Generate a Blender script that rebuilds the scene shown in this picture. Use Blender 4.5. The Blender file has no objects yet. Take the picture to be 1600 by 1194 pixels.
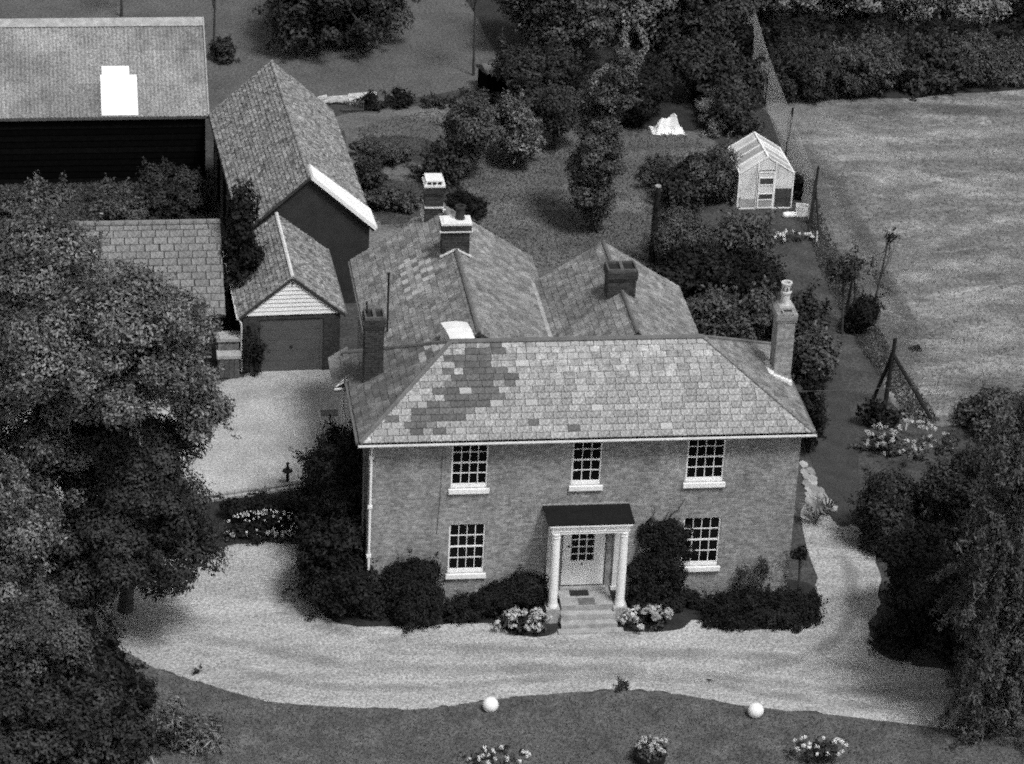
import bpy, math, random, zlib
import numpy as np
from mathutils import Vector, Matrix

R = math.radians
random.seed(7)
rng = np.random.default_rng(7)
S = bpy.context.scene
COL = S.collection

# ------------------------------------------------------------------ camera, sky, sun, exposure
F_PX, PITCH, YAW, ROLL = 4901.4, 0.4707, -0.1549, 0.049
CAM = np.array([-8.6033, -82.0988, 50.0163])
_fwd = np.array([-math.sin(YAW)*math.cos(PITCH), math.cos(YAW)*math.cos(PITCH), -math.sin(PITCH)])
_right = np.array([math.cos(YAW), math.sin(YAW), 0.0])
_up = np.cross(_right, _fwd)
_r = math.cos(ROLL)*_right + math.sin(ROLL)*_up
_u = -math.sin(ROLL)*_right + math.cos(ROLL)*_up
cam_data = bpy.data.cameras.new('camera')
cam_data.sensor_width = 36.0
cam_data.sensor_fit = 'HORIZONTAL'
cam_data.lens = 36.0*F_PX/1600.0
cam_data.clip_start, cam_data.clip_end = 1.0, 1000.0
camera = bpy.data.objects.new('camera', cam_data)
camera.matrix_world = Matrix(((_r[0], _u[0], -_fwd[0], CAM[0]), (_r[1], _u[1], -_fwd[1], CAM[1]),
                              (_r[2], _u[2], -_fwd[2], CAM[2]), (0, 0, 0, 1)))
COL.objects.link(camera)
S.camera = camera

SUN_DIR = Vector((0.35, -0.55, 1.15)).normalized()          # towards the sun
world = bpy.data.worlds.new('World')
S.world = world
world.use_nodes = True
wn, wl = world.node_tree.nodes, world.node_tree.links
bg = wn['Background']
sky = wn.new('ShaderNodeTexSky')
sky.sky_type = 'NISHITA'
sky.sun_disc = False
sky.sun_elevation = math.asin(SUN_DIR.z)
sky.sun_rotation = math.atan2(SUN_DIR.x, SUN_DIR.y)
bw = wn.new('ShaderNodeRGBToBW')                            # black-and-white film
wl.new(sky.outputs[0], bw.inputs[0])
wl.new(bw.outputs[0], bg.inputs[0])
bg.inputs[1].default_value = 0.076
sun_data = bpy.data.lights.new('sun', 'SUN')
sun_data.energy = 1.5
sun_data.angle = R(14)
sun = bpy.data.objects.new('sun', sun_data)
sun.rotation_euler = SUN_DIR.to_track_quat('Z', 'Y').to_euler()
sun.location = (20, -20, 60)
COL.objects.link(sun)
S.view_settings.view_transform = 'Standard'
S.view_settings.look = 'None'
S.view_settings.gamma = 1.0
S.view_settings.use_curve_mapping = False
S.view_settings.exposure = 1.16
S.cycles.use_denoising = False
S.cycles.use_adaptive_sampling = True
S.cycles.adaptive_threshold = 0.4
S.cycles.adaptive_min_samples = 8
S.cycles.pixel_filter_type = 'BLACKMAN_HARRIS'
S.cycles.filter_width = 2.0
S.cycles.max_bounces = 5
S.cycles.diffuse_bounces = 3
S.cycles.transparent_max_bounces = 4

# ------------------------------------------------------------------ survey: photo pixel (1600 x 1194) <-> place
def ray(px, py):
    d = (px-800)/F_PX*_r - (py-597)/F_PX*_u + _fwd
    return d
def G(px, py, z=0.0):
    d = ray(px, py); return CAM + (z-CAM[2])/d[2]*d
def AT(px, py, Y):
    d = ray(px, py); return CAM + (Y-CAM[1])/d[1]*d
def PX(p):
    v = np.atleast_2d(p) - CAM
    a, b, c = v@_r, v@_u, v@_fwd
    return np.stack([800+F_PX*a/c, 597-F_PX*b/c], 1)
def mpp(p):
    return float(np.linalg.norm(np.asarray(p)-CAM))/F_PX

# ------------------------------------------------------------------ materials (all neutral: the film sees no colour)
def grey(v): return (v, v, v, 1)
def mat(name, c0, c1, scale=3.0, rough=0.85, bump=0.0, bscale=30.0, fine=0.25, fscale=45.0, tint=0.0, stretch=(1, 1, 1),
        translucent=0.0, spec=0.3, c2=None, s2=0.5, t2=(0.5, 0.7), distort=0.0, detail=5.0):
    m = bpy.data.materials.new(name); m.use_nodes = True
    n, l = m.node_tree.nodes, m.node_tree.links
    b = n['Principled BSDF']; out = n['Material Output']
    geo = n.new('ShaderNodeTexCoord')
    mp = n.new('ShaderNodeMapping'); mp.inputs['Scale'].default_value = stretch
    l.new(geo.outputs['Object'], mp.inputs[0])
    def noise(s, d=detail, rgh=0.6, raw=False):
        t = n.new('ShaderNodeTexNoise'); t.inputs['Scale'].default_value = s
        t.inputs['Detail'].default_value = d; t.inputs['Roughness'].default_value = rgh
        t.inputs['Distortion'].default_value = distort
        l.new(geo.outputs['Object'] if raw else mp.outputs[0], t.inputs['Vector']); return t.outputs['Fac']
    def ramp(src, a, bb, lo=0.3, hi=0.7):
        r = n.new('ShaderNodeMapRange'); r.inputs[1].default_value = lo; r.inputs[2].default_value = hi
        r.inputs[3].default_value = a; r.inputs[4].default_value = bb
        l.new(src, r.inputs[0]); return r.outputs[0]
    def op(kind, a, bb):
        q = n.new('ShaderNodeMath'); q.operation = kind
        for i, v in enumerate((a, bb)):
            if isinstance(v, (int, float)): q.inputs[i].default_value = v
            else: l.new(v, q.inputs[i])
        return q.outputs[0]
    col = ramp(noise(scale), c0, c1)
    if c2 is not None:
        k = ramp(noise(s2, 6.0, 0.65), 0, 1, *t2)
        mx = n.new('ShaderNodeMix'); mx.data_type = 'FLOAT'
        l.new(k, mx.inputs[0]); l.new(col, mx.inputs[2]); mx.inputs[3].default_value = c2
        col = mx.outputs[0]
    if fine:
        col = op('MULTIPLY', col, ramp(noise(fscale, 2.0, raw=True), 1-fine, 1+fine, 0.35, 0.65))
    if tint:
        at = n.new('ShaderNodeAttribute'); at.attribute_name = 'tint'
        col = op('MULTIPLY', col, ramp(at.outputs['Fac'], 1-tint, 1+tint, 0, 1))
    l.new(col, b.inputs['Base Color'])
    b.inputs['Roughness'].default_value = rough
    b.inputs['Specular IOR Level'].default_value = spec
    if bump:
        bp = n.new('ShaderNodeBump'); bp.inputs['Strength'].default_value = bump; bp.inputs['Distance'].default_value = 0.02
        l.new(noise(bscale, 4.0, raw=True), bp.inputs['Height']); l.new(bp.outputs[0], b.inputs['Normal'])
    if translucent:
        tr = n.new('ShaderNodeBsdfTranslucent'); l.new(col, tr.inputs[0])
        mx = n.new('ShaderNodeMixShader'); mx.inputs[0].default_value = translucent
        l.new(b.outputs[0], mx.inputs[1]); l.new(tr.outputs[0], mx.inputs[2]); l.new(mx.outputs[0], out.inputs[0])
    return m

def brick_mat(name, lo, hi, mortar, blotch=0.35):
    m = bpy.data.materials.new(name); m.use_nodes = True
    n, l = m.node_tree.nodes, m.node_tree.links
    b = n['Principled BSDF']
    tc = n.new('ShaderNodeTexCoord'); sp = n.new('ShaderNodeSeparateXYZ'); l.new(tc.outputs['Object'], sp.inputs[0])
    ad = n.new('ShaderNodeMath'); ad.operation = 'ADD'; l.new(sp.outputs[0], ad.inputs[0]); l.new(sp.outputs[1], ad.inputs[1])
    cb = n.new('ShaderNodeCombineXYZ'); l.new(ad.outputs[0], cb.inputs[0]); l.new(sp.outputs[2], cb.inputs[1])
    br = n.new('ShaderNodeTexBrick'); l.new(cb.outputs[0], br.inputs[0])
    br.inputs['Scale'].default_value = 1.0; br.inputs['Brick Width'].default_value = 0.225
    br.inputs['Row Height'].default_value = 0.076; br.inputs['Mortar Size'].default_value = 0.007
    br.inputs['Color1'].default_value = grey(lo); br.inputs['Color2'].default_value = grey(hi); br.inputs['Mortar'].default_value = grey(mortar)
    br.inputs['Bias'].default_value = 0.0
    def noise(s, d):
        t = n.new('ShaderNodeTexNoise'); t.inputs['Scale'].default_value = s; t.inputs['Detail'].default_value = d
        t.inputs['Roughness'].default_value = 0.7
        l.new(tc.outputs['Object'], t.inputs['Vector']); return t
    def mul(src, fac, a, c):
        r = n.new('ShaderNodeMapRange'); r.inputs[1].default_value = 0.3; r.inputs[2].default_value = 0.7
        r.inputs[3].default_value = a; r.inputs[4].default_value = c; l.new(fac, r.inputs[0])
        q = n.new('ShaderNodeMix'); q.data_type = 'RGBA'; q.blend_type = 'MULTIPLY'; q.inputs[0].default_value = 1
        l.new(src, q.inputs[6]); l.new(r.outputs[0], q.inputs[7]); return q.outputs[2]
    c = mul(br.outputs[0], noise(0.9, 6).outputs['Fac'], 1-blotch, 1+blotch)
    c = mul(c, noise(8, 6).outputs['Fac'], 0.52, 1.48)
    l.new(c, b.inputs['Base Color']); b.inputs['Roughness'].default_value = 0.9; b.inputs['Specular IOR Level'].default_value = 0.2
    bp = n.new('ShaderNodeBump'); bp.inputs['Strength'].default_value = 0.5; bp.inputs['Distance'].default_value = 0.012; bp.invert = True
    l.new(br.outputs['Fac'], bp.inputs['Height']); l.new(bp.outputs[0], b.inputs['Normal'])
    return m

def plain(name, v, rough=0.5, spec=0.5, metallic=0.0, alpha=None):
    m = bpy.data.materials.new(name); m.use_nodes = True
    b = m.node_tree.nodes['Principled BSDF']
    b.inputs['Base Color'].default_value = grey(v); b.inputs['Roughness'].default_value = rough
    b.inputs['Specular IOR Level'].default_value = spec; b.inputs['Metallic'].default_value = metallic
    return m

M = dict(
    brick=brick_mat('red_brick', 0.17, 0.29, 0.27),
    brick_dark=brick_mat('sooty_brick', 0.018, 0.045, 0.07),
    brick_shed=brick_mat('dark_outbuilding_brick', 0.035, 0.06, 0.06),
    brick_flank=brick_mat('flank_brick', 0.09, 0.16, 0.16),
    slate=mat('lichen_slate', 0.18, 0.34, 4, 0.8, 0.3, 25, 0.42, 20, tint=0.22, c2=0.38, s2=2.6, t2=(0.48, 0.7)),
    slate_dark=mat('clean_dark_slate', 0.065, 0.12, 4, 0.7, 0.3, 25, 0.35, 22, tint=0.2),
    slate_mid=mat('stained_slate', 0.09, 0.17, 4, 0.75, 0.3, 25, 0.38, 22, tint=0.2),
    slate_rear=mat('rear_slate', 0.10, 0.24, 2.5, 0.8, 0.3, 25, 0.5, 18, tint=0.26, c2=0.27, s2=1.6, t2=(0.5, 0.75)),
    slate_left=mat('shaded_hip_slate', 0.08, 0.15, 2.5, 0.85, 0.3, 25, 0.4, 22, tint=0.25, c2=0.2, s2=1.3, t2=(0.5, 0.75)),  # slates facing away from the sun, their shade put into the colour
    slate_pale=mat('pale_replaced_slate', 0.26, 0.38, 3, 0.8, 0.3, 25, 0.3, 30, tint=0.25),
    deck=mat('roof_deck', 0.03, 0.05, 3),
    pantile=mat('mossy_tile', 0.13, 0.29, 5.0, 0.9, 0.6, 16, 0.55, 11, tint=0.3, c2=0.08, s2=2.6, t2=(0.5, 0.66)),
    cott_tile=mat('cottage_tile', 0.11, 0.23, 3.0, 0.9, 0.4, 20, 0.38, 20, tint=0.16, c2=0.15, s2=0.8, t2=(0.5, 0.66)),
    lead=mat('lead_sheet', 0.09, 0.14, 3, 0.6, 0.1, 20, 0.2, 30),
    lead_dark=mat('dark_lead_roof', 0.008, 0.014, 3, 0.8, 0.1, 20, 0.2, 30, spec=0.1),
    lead_white=mat('weathered_white_lead', 0.60, 0.78, 3, 0.55, 0.1, 20, 0.06, 30),
    white=mat('white_paint', 0.74, 0.82, 2.5, 0.45, 0.05, 30, 0.05, 30),
    white_dim=mat('weathered_white_paint', 0.50, 0.66, 3.5, 0.6, 0.05, 30, 0.12, 30),
    glass=plain('dark_window_glass', 0.004, 0.12, 0.12),
    stone=mat('step_stone', 0.22, 0.40, 4, 0.85, 0.3, 25, 0.3, 40),
    paving=mat('paving_stone', 0.22, 0.36, 2, 0.9, 0.3, 25, 0.3, 40, tint=0.3),
    dark_mat=mat('coir_mat', 0.012, 0.02, 20, 0.95),
    tar_board=mat('tarred_board', 0.002, 0.0045, 6, 0.95, 0.2, 30, 0.3, 40, tint=0.6, spec=0.03),
    tar_wall=mat('tarred_gable', 0.022, 0.036, 2, 0.9, 0.2, 30, 0.3, 40, tint=0.3),
    post_wood=mat('weathered_post', 0.05, 0.11, 6, 0.9, 0.2, 30, 0.3, 40),
    dark_wood=mat('creosoted_wood', 0.010, 0.02, 6, 0.9, 0.2, 30, 0.3, 40),
    pale_wood=mat('bleached_wood', 0.30, 0.5, 6, 0.9, 0.2, 30, 0.3, 40, tint=0.3),
    corrugated=mat('corrugated_sheet', 0.17, 0.28, 1.6, 0.75, 0.3, 18, 0.45, 14, c2=0.13, s2=0.9, t2=(0.5, 0.75), tint=0.2, stretch=(1, 0.5, 1)),
    skylight=mat('white_rooflight', 0.80, 0.9, 2, 0.4, 0, 20, 0.03, 30),
    garage_door=mat('grey_garage_door', 0.075, 0.10, 2, 0.7, 0.05, 30, 0.2, 30),
    gravel=mat('gravel', 0.22, 0.37, 1.3, 0.95, 0.7, 22, 0.45, 13, c2=0.43, s2=0.35, t2=(0.45, 0.7), stretch=(0.45, 1.6, 1), distort=0.6),
    yard=mat('pale_yard_gravel', 0.24, 0.36, 1.0, 0.95, 0.6, 22, 0.34, 14, c2=0.45, s2=0.3, t2=(0.45, 0.7)),
    lawn=mat('front_lawn', 0.06, 0.115, 1.2, 0.95, 0.8, 25, 0.4, 14, c2=0.15, s2=0.8, t2=(0.54, 0.76)),
    rough=mat('rough_grass', 0.035, 0.075, 0.9, 0.95, 0.8, 20, 0.45, 10, c2=0.03, s2=0.35, t2=(0.5, 0.7)),
    garden=mat('garden_grass', 0.065, 0.125, 0.8, 0.95, 0.8, 20, 0.45, 10, c2=0.20, s2=0.22, t2=(0.5, 0.7), stretch=(0.6, 1.3, 1)),
    field=mat('mown_field', 0.09, 0.19, 0.8, 0.95, 0.7, 14, 0.5, 7, c2=0.29, s2=0.30, t2=(0.50, 0.66), stretch=(0.5, 1.15, 1), distort=1.6, detail=8),
    paddock=mat('far_paddock', 0.06, 0.10, 0.5, 0.95, 0.7, 14, 0.4, 9, c2=0.11, s2=0.2, t2=(0.5, 0.7)),
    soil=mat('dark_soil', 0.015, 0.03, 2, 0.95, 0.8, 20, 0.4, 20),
    cinder=mat('cinder_path', 0.030, 0.05, 1.5, 0.95, 0.6, 25, 0.35, 20),
    bark=mat('bark', 0.03, 0.07, 4, 0.95, 0.6, 15, 0.3, 30),
    bark_pale=mat('pale_branch', 0.16, 0.28, 4, 0.95, 0.4, 15, 0.3, 30),
    terracotta=mat('dark_clay', 0.02, 0.04, 4, 0.8),
    pot_cream=mat('cream_clay', 0.42, 0.60, 4, 0.7, 0.1, 20, 0.2, 30),
    wire=plain('galvanised_wire', 0.30, 0.5, 0.4),
    iron=plain('black_iron', 0.012, 0.6, 0.3),
    leaf_ash=mat('leaf_mid', 0.065, 0.13, 0.8, 0.45, fine=0, tint=0.7, translucent=0.1, spec=0.6),
    leaf_mid=mat('leaf_garden', 0.05, 0.095, 0.8, 0.55, fine=0, tint=0.55, translucent=0.2, spec=0.4),
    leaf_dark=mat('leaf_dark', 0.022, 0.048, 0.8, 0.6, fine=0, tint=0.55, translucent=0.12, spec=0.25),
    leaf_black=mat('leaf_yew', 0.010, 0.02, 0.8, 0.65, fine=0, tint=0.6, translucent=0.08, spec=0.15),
    leaf_pale=mat('leaf_pale', 0.14, 0.24, 0.8, 0.55, fine=0, tint=0.5, translucent=0.2, spec=0.4),
    petal=mat('white_petal', 0.55, 0.75, 4, 0.6, fine=0, tint=0.2, translucent=0.15),
    petal_dim=mat('pale_petal', 0.30, 0.5, 4, 0.6, fine=0, tint=0.35, translucent=0.15),
)
_glass_house = plain('limewashed_glass', 0.62, 0.35, 0.5)
M['limed'] = mat('limewashed_pane', 0.68, 0.86, 2.2, 0.35, 0, 20, 0.12, 20, c2=0.4, s2=1.4, t2=(0.5, 0.7))
_n, _l = M['limed'].node_tree.nodes, M['limed'].node_tree.links
_tr, _mx = _n.new('ShaderNodeBsdfTransparent'), _n.new('ShaderNodeMixShader'); _mx.inputs[0].default_value = 0.2
_l.new(_n['Principled BSDF'].outputs[0], _mx.inputs[1]); _l.new(_tr.outputs[0], _mx.inputs[2]); _l.new(_mx.outputs[0], _n['Material Output'].inputs[0])
M['pane_grey'] = mat('grey_roof_pane', 0.26, 0.40, 3.0, 0.35, 0, 20, 0.2, 20)
M['pane_dark'] = mat('clear_pane', 0.03, 0.09, 3.0, 0.2, 0, 20, 0.2, 20)

# ------------------------------------------------------------------ mesh building
class MB:
    def __init__(s): s.v, s.f, s.t = [], [], []
    def poly(s, pts, t=0.5):
        k = len(s.v); s.v += [tuple(map(float, p)) for p in pts]; s.f.append(tuple(range(k, k+len(pts)))); s.t.append(t); return s
    def mesh(s, vs, fs, t=0.5):
        k = len(s.v); s.v += [tuple(map(float, p)) for p in vs]
        for f in fs: s.f.append(tuple(i+k for i in f)); s.t.append(t)
        return s
    def box(s, x0, x1, y0, y1, z0, z1, t=0.5):
        return s.mesh([(x0, y0, z0), (x1, y0, z0), (x1, y1, z0), (x0, y1, z0), (x0, y0, z1), (x1, y0, z1), (x1, y1, z1), (x0, y1, z1)],
                      [(3, 2, 1, 0), (4, 5, 6, 7), (0, 1, 5, 4), (1, 2, 6, 5), (2, 3, 7, 6), (3, 0, 4, 7)], t)
    def prism(s, prof, d0, d1, axis='y', t=0.5):            # profile of (a, z) pushed along axis
        n = len(prof)
        mk = (lambda a, d, z: (a, d, z)) if axis == 'y' else (lambda a, d, z: (d, a, z))
        vs = [mk(a, d0, z) for a, z in prof] + [mk(a, d1, z) for a, z in prof]
        fs = [tuple(range(n)), tuple(range(2*n-1, n-1, -1))] + [(i, i+n, (i+1) % n+n, (i+1) % n) for i in range(n)]
        return s.mesh(vs, fs, t)
    def bar(s, p, q, w, h=None, t=0.5, up=(0, 0, 1)):
        p, q = Vector(p), Vector(q); d = (q-p).normalized(); u = Vector(up)
        if abs(d.dot(u)) > 0.98: u = Vector((1, 0, 0))
        a = d.cross(u).normalized(); b = a.cross(d); h = h or w
        c = [(-w/2, -h/2), (w/2, -h/2), (w/2, h/2), (-w/2, h/2)]
        vs = [p+a*i+b*j for i, j in c]+[q+a*i+b*j for i, j in c]
        return s.mesh(vs, [(3, 2, 1, 0), (4, 5, 6, 7), (0, 1, 5, 4), (1, 2, 6, 5), (2, 3, 7, 6), (3, 0, 4, 7)], t)
    def tube(s, pts, rad, n=6, t=0.5):
        pts = [Vector(p) for p in pts]; rad = rad if isinstance(rad, (list, tuple)) else [rad]*len(pts); k = len(s.v); rings = []
        for i, p in enumerate(pts):
            d = (pts[min(i+1, len(pts)-1)]-pts[max(i-1, 0)]).normalized()
            u = Vector((0, 0, 1)) if abs(d.z) < 0.95 else Vector((1, 0, 0))
            a = d.cross(u).normalized(); b = a.cross(d)
            rings.append([p+(a*math.cos(2*math.pi*j/n)+b*math.sin(2*math.pi*j/n))*rad[i] for j in range(n)])
        vs = [q for r in rings for q in r]; fs = []
        for i in range(len(pts)-1):
            for j in range(n): fs.append((i*n+j, i*n+(j+1) % n, (i+1)*n+(j+1) % n, (i+1)*n+j))
        fs += [tuple(range(n-1, -1, -1)), tuple((len(pts)-1)*n+j for j in range(n))]
        return s.mesh(vs, fs, t)
    def lathe(s, c, prof, n=16, t=0.5):                     # profile of (radius, z)
        vs = []; m = len(prof)
        for r, z in prof:
            for j in range(n):
                a = 2*math.pi*j/n; vs.append((c[0]+r*math.cos(a), c[1]+r*math.sin(a), c[2]+z))
        fs = [(i*n+j, i*n+(j+1) % n, (i+1)*n+(j+1) % n, (i+1)*n+j) for i in range(m-1) for j in range(n)]
        fs += [tuple(range(n-1, -1, -1)), tuple((m-1)*n+j for j in range(n))]
        return s.mesh(vs, fs, t)
    def data(s, name, m, smooth=False):
        me = bpy.data.meshes.new(name); me.from_pydata(s.v, [], s.f); me.materials.append(m)
        a = me.attributes.new('tint', 'FLOAT', 'FACE'); a.data.foreach_set('value', np.array(s.t, dtype=np.float32))
        if smooth: me.polygons.foreach_set('use_smooth', [True]*len(me.polygons))
        me.update(); return me
    def build(s, name, m, parent=None, smooth=False, kind=None):
        o = bpy.data.objects.new(name, s.data(name, m, smooth)); COL.objects.link(o)
        if parent: o.parent = parent
        if kind: o['kind'] = kind
        return o

def link(name, me, parent=None):
    o = bpy.data.objects.new(name, me); COL.objects.link(o)
    if parent: o.parent = parent
    return o
def tag(o, label, cat, group=None):
    o['label'] = label; o['category'] = cat
    if group: o['group'] = group
    return o
def thing(name, label, cat, loc=(0, 0, 0), rz=0.0, group=None):
    o = bpy.data.objects.new(name, None); COL.objects.link(o); o.empty_display_size = 0.3
    o.location = tuple(map(float, loc)); o.rotation_euler = (0, 0, rz); return tag(o, label, cat, group)
def part(name, parent):                                     # a part that only gathers sub-parts
    o = bpy.data.objects.new(name, None); COL.objects.link(o); o.parent = parent; o.empty_display_size = 0.2; return o

# ---- walls with real openings: front plane at y = y0, thickness back to y1
def wall_open(x0, x1, z0, z1, y0, y1, holes, mb=None):
    mb = mb or MB()
    xs = sorted({x0, x1, *[h[0] for h in holes], *[h[1] for h in holes]})
    zs = sorted({z0, z1, *[h[2] for h in holes], *[h[3] for h in holes]})
    for a, b in zip(xs, xs[1:]):
        for c, d in zip(zs, zs[1:]):
            if any(h[0] <= a and b <= h[1] and h[2] <= c and d <= h[3] for h in holes): continue
            mb.poly([(a, y0, c), (b, y0, c), (b, y0, d), (a, y0, d)])
    for a, b, c, d in holes:
        mb.poly([(a, y0, c), (a, y1, c), (a, y1, d), (a, y0, d)]); mb.poly([(b, y0, c), (b, y0, d), (b, y1, d), (b, y1, c)])
        mb.poly([(a, y0, d), (a, y1, d), (b, y1, d), (b, y0, d)]); mb.poly([(a, y0, c), (b, y0, c), (b, y1, c), (a, y1, c)])
        mb.poly([(a, y1, c), (b, y1, c), (b, y1, d), (a, y1, d)])
    return mb

# ---- slates: rows on the plane O + u*U + v*V (v up the slope), convex outline in (u, v)
def span(poly, v):
    xs = []
    for (a, b), (c, d) in zip(poly, poly[1:]+poly[:1]):
        if (b-v)*(d-v) <= 0 and b != d: xs.append(a+(v-b)/(d-b)*(c-a))
    return (min(xs), max(xs)) if len(xs) > 1 else None
def slate_rows(poly, w, gauge, seed=0, wobble=0.12):
    rnd = random.Random(seed); v1 = max(p[1] for p in poly); v = min(p[1] for p in poly); row = 0; cells = []
    while v < v1-0.03:
        vt = min(v+gauge, v1-0.001); lo, hi = span(poly, v+0.002), span(poly, vt-0.001 if vt < v1 else v1-0.01)
        if lo is None: break
        hi = hi or lo
        u = min(lo[0], hi[0])-(0.5*w if row % 2 else 0)-rnd.random()*0.08; end = max(lo[1], hi[1])
        while u < end:
            ww = w*(1+rnd.uniform(-wobble, wobble)); a, b = u+0.009, u+ww-0.009; u += ww
            a0, b0, a1, b1 = max(a, lo[0]), min(b, lo[1]), max(a, hi[0]), min(b, hi[1])
            if b0-a0 < 0.02 and b1-a1 < 0.02: continue
            if b0 < a0: a0 = b0 = min(max((a0+b0)/2, lo[0]), lo[1])
            if b1 < a1: a1 = b1 = min(max((a1+b1)/2, hi[0]), hi[1])
            full = abs(a0-a) < 1e-6 and abs(b0-b) < 1e-6 and abs(a1-a) < 1e-6 and abs(b1-b) < 1e-6
            cells.append((row, a0, b0, a1, b1, v, vt+0.01, full, rnd.random()))
        v += gauge; row += 1
    return cells
def slate_solid(mb, f, a0, b0, a1, b1, v0, v1, th, t, skew=0.0):
    k = [f(a0, v0+skew, th), f(b0, v0-skew, th), f(b1, v1, th*0.25), f(a1, v1, th*0.25), f(a0, v0+skew, 0), f(b0, v0-skew, 0), f(b1, v1, 0), f(a1, v1, 0)]
    mb.mesh(k, [(0, 1, 2, 3), (4, 5, 1, 0), (5, 6, 2, 1), (7, 4, 0, 3)], t)
def plane_fn(O, U, V):
    O, U, V = Vector(O), Vector(U).normalized(), Vector(V).normalized(); N = U.cross(V).normalized()
    return lambda u, v, h: O+U*u+V*v+N*h
def slate_field(parent, name, m, O, U, V, poly, w, gauge, th=0.022, seed=0, pick=None, mats=None):
    f = plane_fn(O, U, V); rnd = random.Random(seed+99); mbs = {}
    for row, a0, b0, a1, b1, v0, v1, full, q in slate_rows(poly, w, gauge, seed):
        key = pick((a0+b0)/2, v0, q) if pick else m
        slate_solid(mbs.setdefault(key, MB()), f, a0, b0, a1, b1, v0, v1, th*rnd.uniform(0.8, 1.5), rnd.random(), rnd.uniform(-0.008, 0.008))
    for key, mb in mbs.items():
        mb.build(name, M[key] if isinstance(key, str) else key, parent, kind='stuff')

# ------------------------------------------------------------------ foliage
def reseed(text):                                           # every plant keeps its own shape whatever is built before it
    global rng
    k = zlib.crc32(text.encode()); rng = np.random.default_rng(k); random.seed(k)
class Leaves:
    def __init__(s): s.q, s.t = [], []
    def add(s, pos, nrm, axis, L, W, tint):
        n = len(pos); side = np.cross(nrm, axis); side /= np.linalg.norm(side, axis=1, keepdims=True)+1e-9
        ax = np.cross(side, nrm)
        L = np.broadcast_to(L, (n,))[:, None]; W = np.broadcast_to(W, (n,))[:, None]
        b = pos-ax*L*0.5; tip = pos+ax*L*0.5-nrm*L*0.12; l = pos-side*W*0.5+nrm*W*0.15; r = pos+side*W*0.5+nrm*W*0.15
        s.q.append(np.stack([b, r, tip, l], 1)); s.t.append(np.broadcast_to(tint, (n,)))
    def clump(s, c, rad, n, L, W=None, up=0.5, shell=0.65, tint=None, hang=0.0):
        n = int(n)
        if n < 1: return
        c = np.asarray(c, float); rad = np.broadcast_to(np.asarray(rad, float), (3,)); W = W or L*0.55
        d = rng.normal(size=(n, 3)); d /= np.linalg.norm(d, axis=1, keepdims=True)
        rr = shell+(1-shell)*rng.random(n)**0.5; rr *= 1+0.13*rng.normal(size=n)
        pos = c+d*rad*rr[:, None]
        nr = d*0.95+np.array([0, 0, up])+rng.normal(size=(n, 3))*0.34; nr /= np.linalg.norm(nr, axis=1, keepdims=True)
        ax = rng.normal(size=(n, 3))+d*0.5+np.array([0, 0, -hang*3])
        t0 = rng.uniform(0.25, 0.75) if tint is None else tint
        s.add(pos, nr, ax, L*rng.uniform(0.7, 1.3, n), W*rng.uniform(0.7, 1.3, n), np.clip(t0+rng.normal(size=n)*0.22, 0, 1))
    def build(s, name, m, parent=None, kind=None):
        q = np.concatenate(s.q).astype(np.float32); t = np.concatenate(s.t).astype(np.float32); n = len(q)
        me = bpy.data.meshes.new(name); me.vertices.add(n*4); me.vertices.foreach_set('co', q.reshape(-1))
        idx = (np.arange(n)[:, None]*4+np.array([0, 1, 2, 0, 2, 3])).astype(np.int32).reshape(-1)
        me.loops.add(n*6); me.loops.foreach_set('vertex_index', idx)
        me.polygons.add(n*2); me.polygons.foreach_set('loop_start', np.arange(0, n*6, 3, dtype=np.int32))
        me.materials.append(m)
        me.update(calc_edges=True)
        a = me.attributes.new('tint', 'FLOAT', 'FACE'); a.data.foreach_set('value', np.repeat(t, 2))
        o = link(name, me, parent)
        if kind: o['kind'] = kind
        return o

def inside(poly, pts):
    pts = np.atleast_2d(pts); x, y = pts[:, 0], pts[:, 1]; r = np.zeros(len(pts), bool)
    for (x0, y0), (x1, y1) in zip(poly, poly[1:]+poly[:1]):
        c = (y0 > y) != (y1 > y)
        with np.errstate(divide='ignore', invalid='ignore'):
            r ^= c & (x < (x1-x0)*(y-y0)/(y1-y0+1e-12)+x0)
    return r
def ellipsoid(x0, x1, y0, y1, ry, Y=None):
    """real-size ellipsoid that covers a pixel box; on the ground when Y is None"""
    cx = (x0+x1)/2
    g = G(cx, y1); Yc = g[1]+ry*0.75 if Y is None else Y
    s = mpp(AT(cx, (y0+y1)/2, Yc)); rx = (x1-x0)/2*s
    d = ray(cx, (y0+y1)/2); d = d/np.linalg.norm(d); sp, cp = -d[2], math.sqrt(1-d[2]**2)
    E = (y1-y0)/2*s; rz = math.sqrt(max(E*E-(ry*sp)**2, (0.35*E)**2))/cp
    c = AT(cx, (y0+y1)/2, Yc)
    if Y is None: c[2] = max(c[2], rz*0.45)
    return c, np.array([rx, ry, rz])
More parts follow.
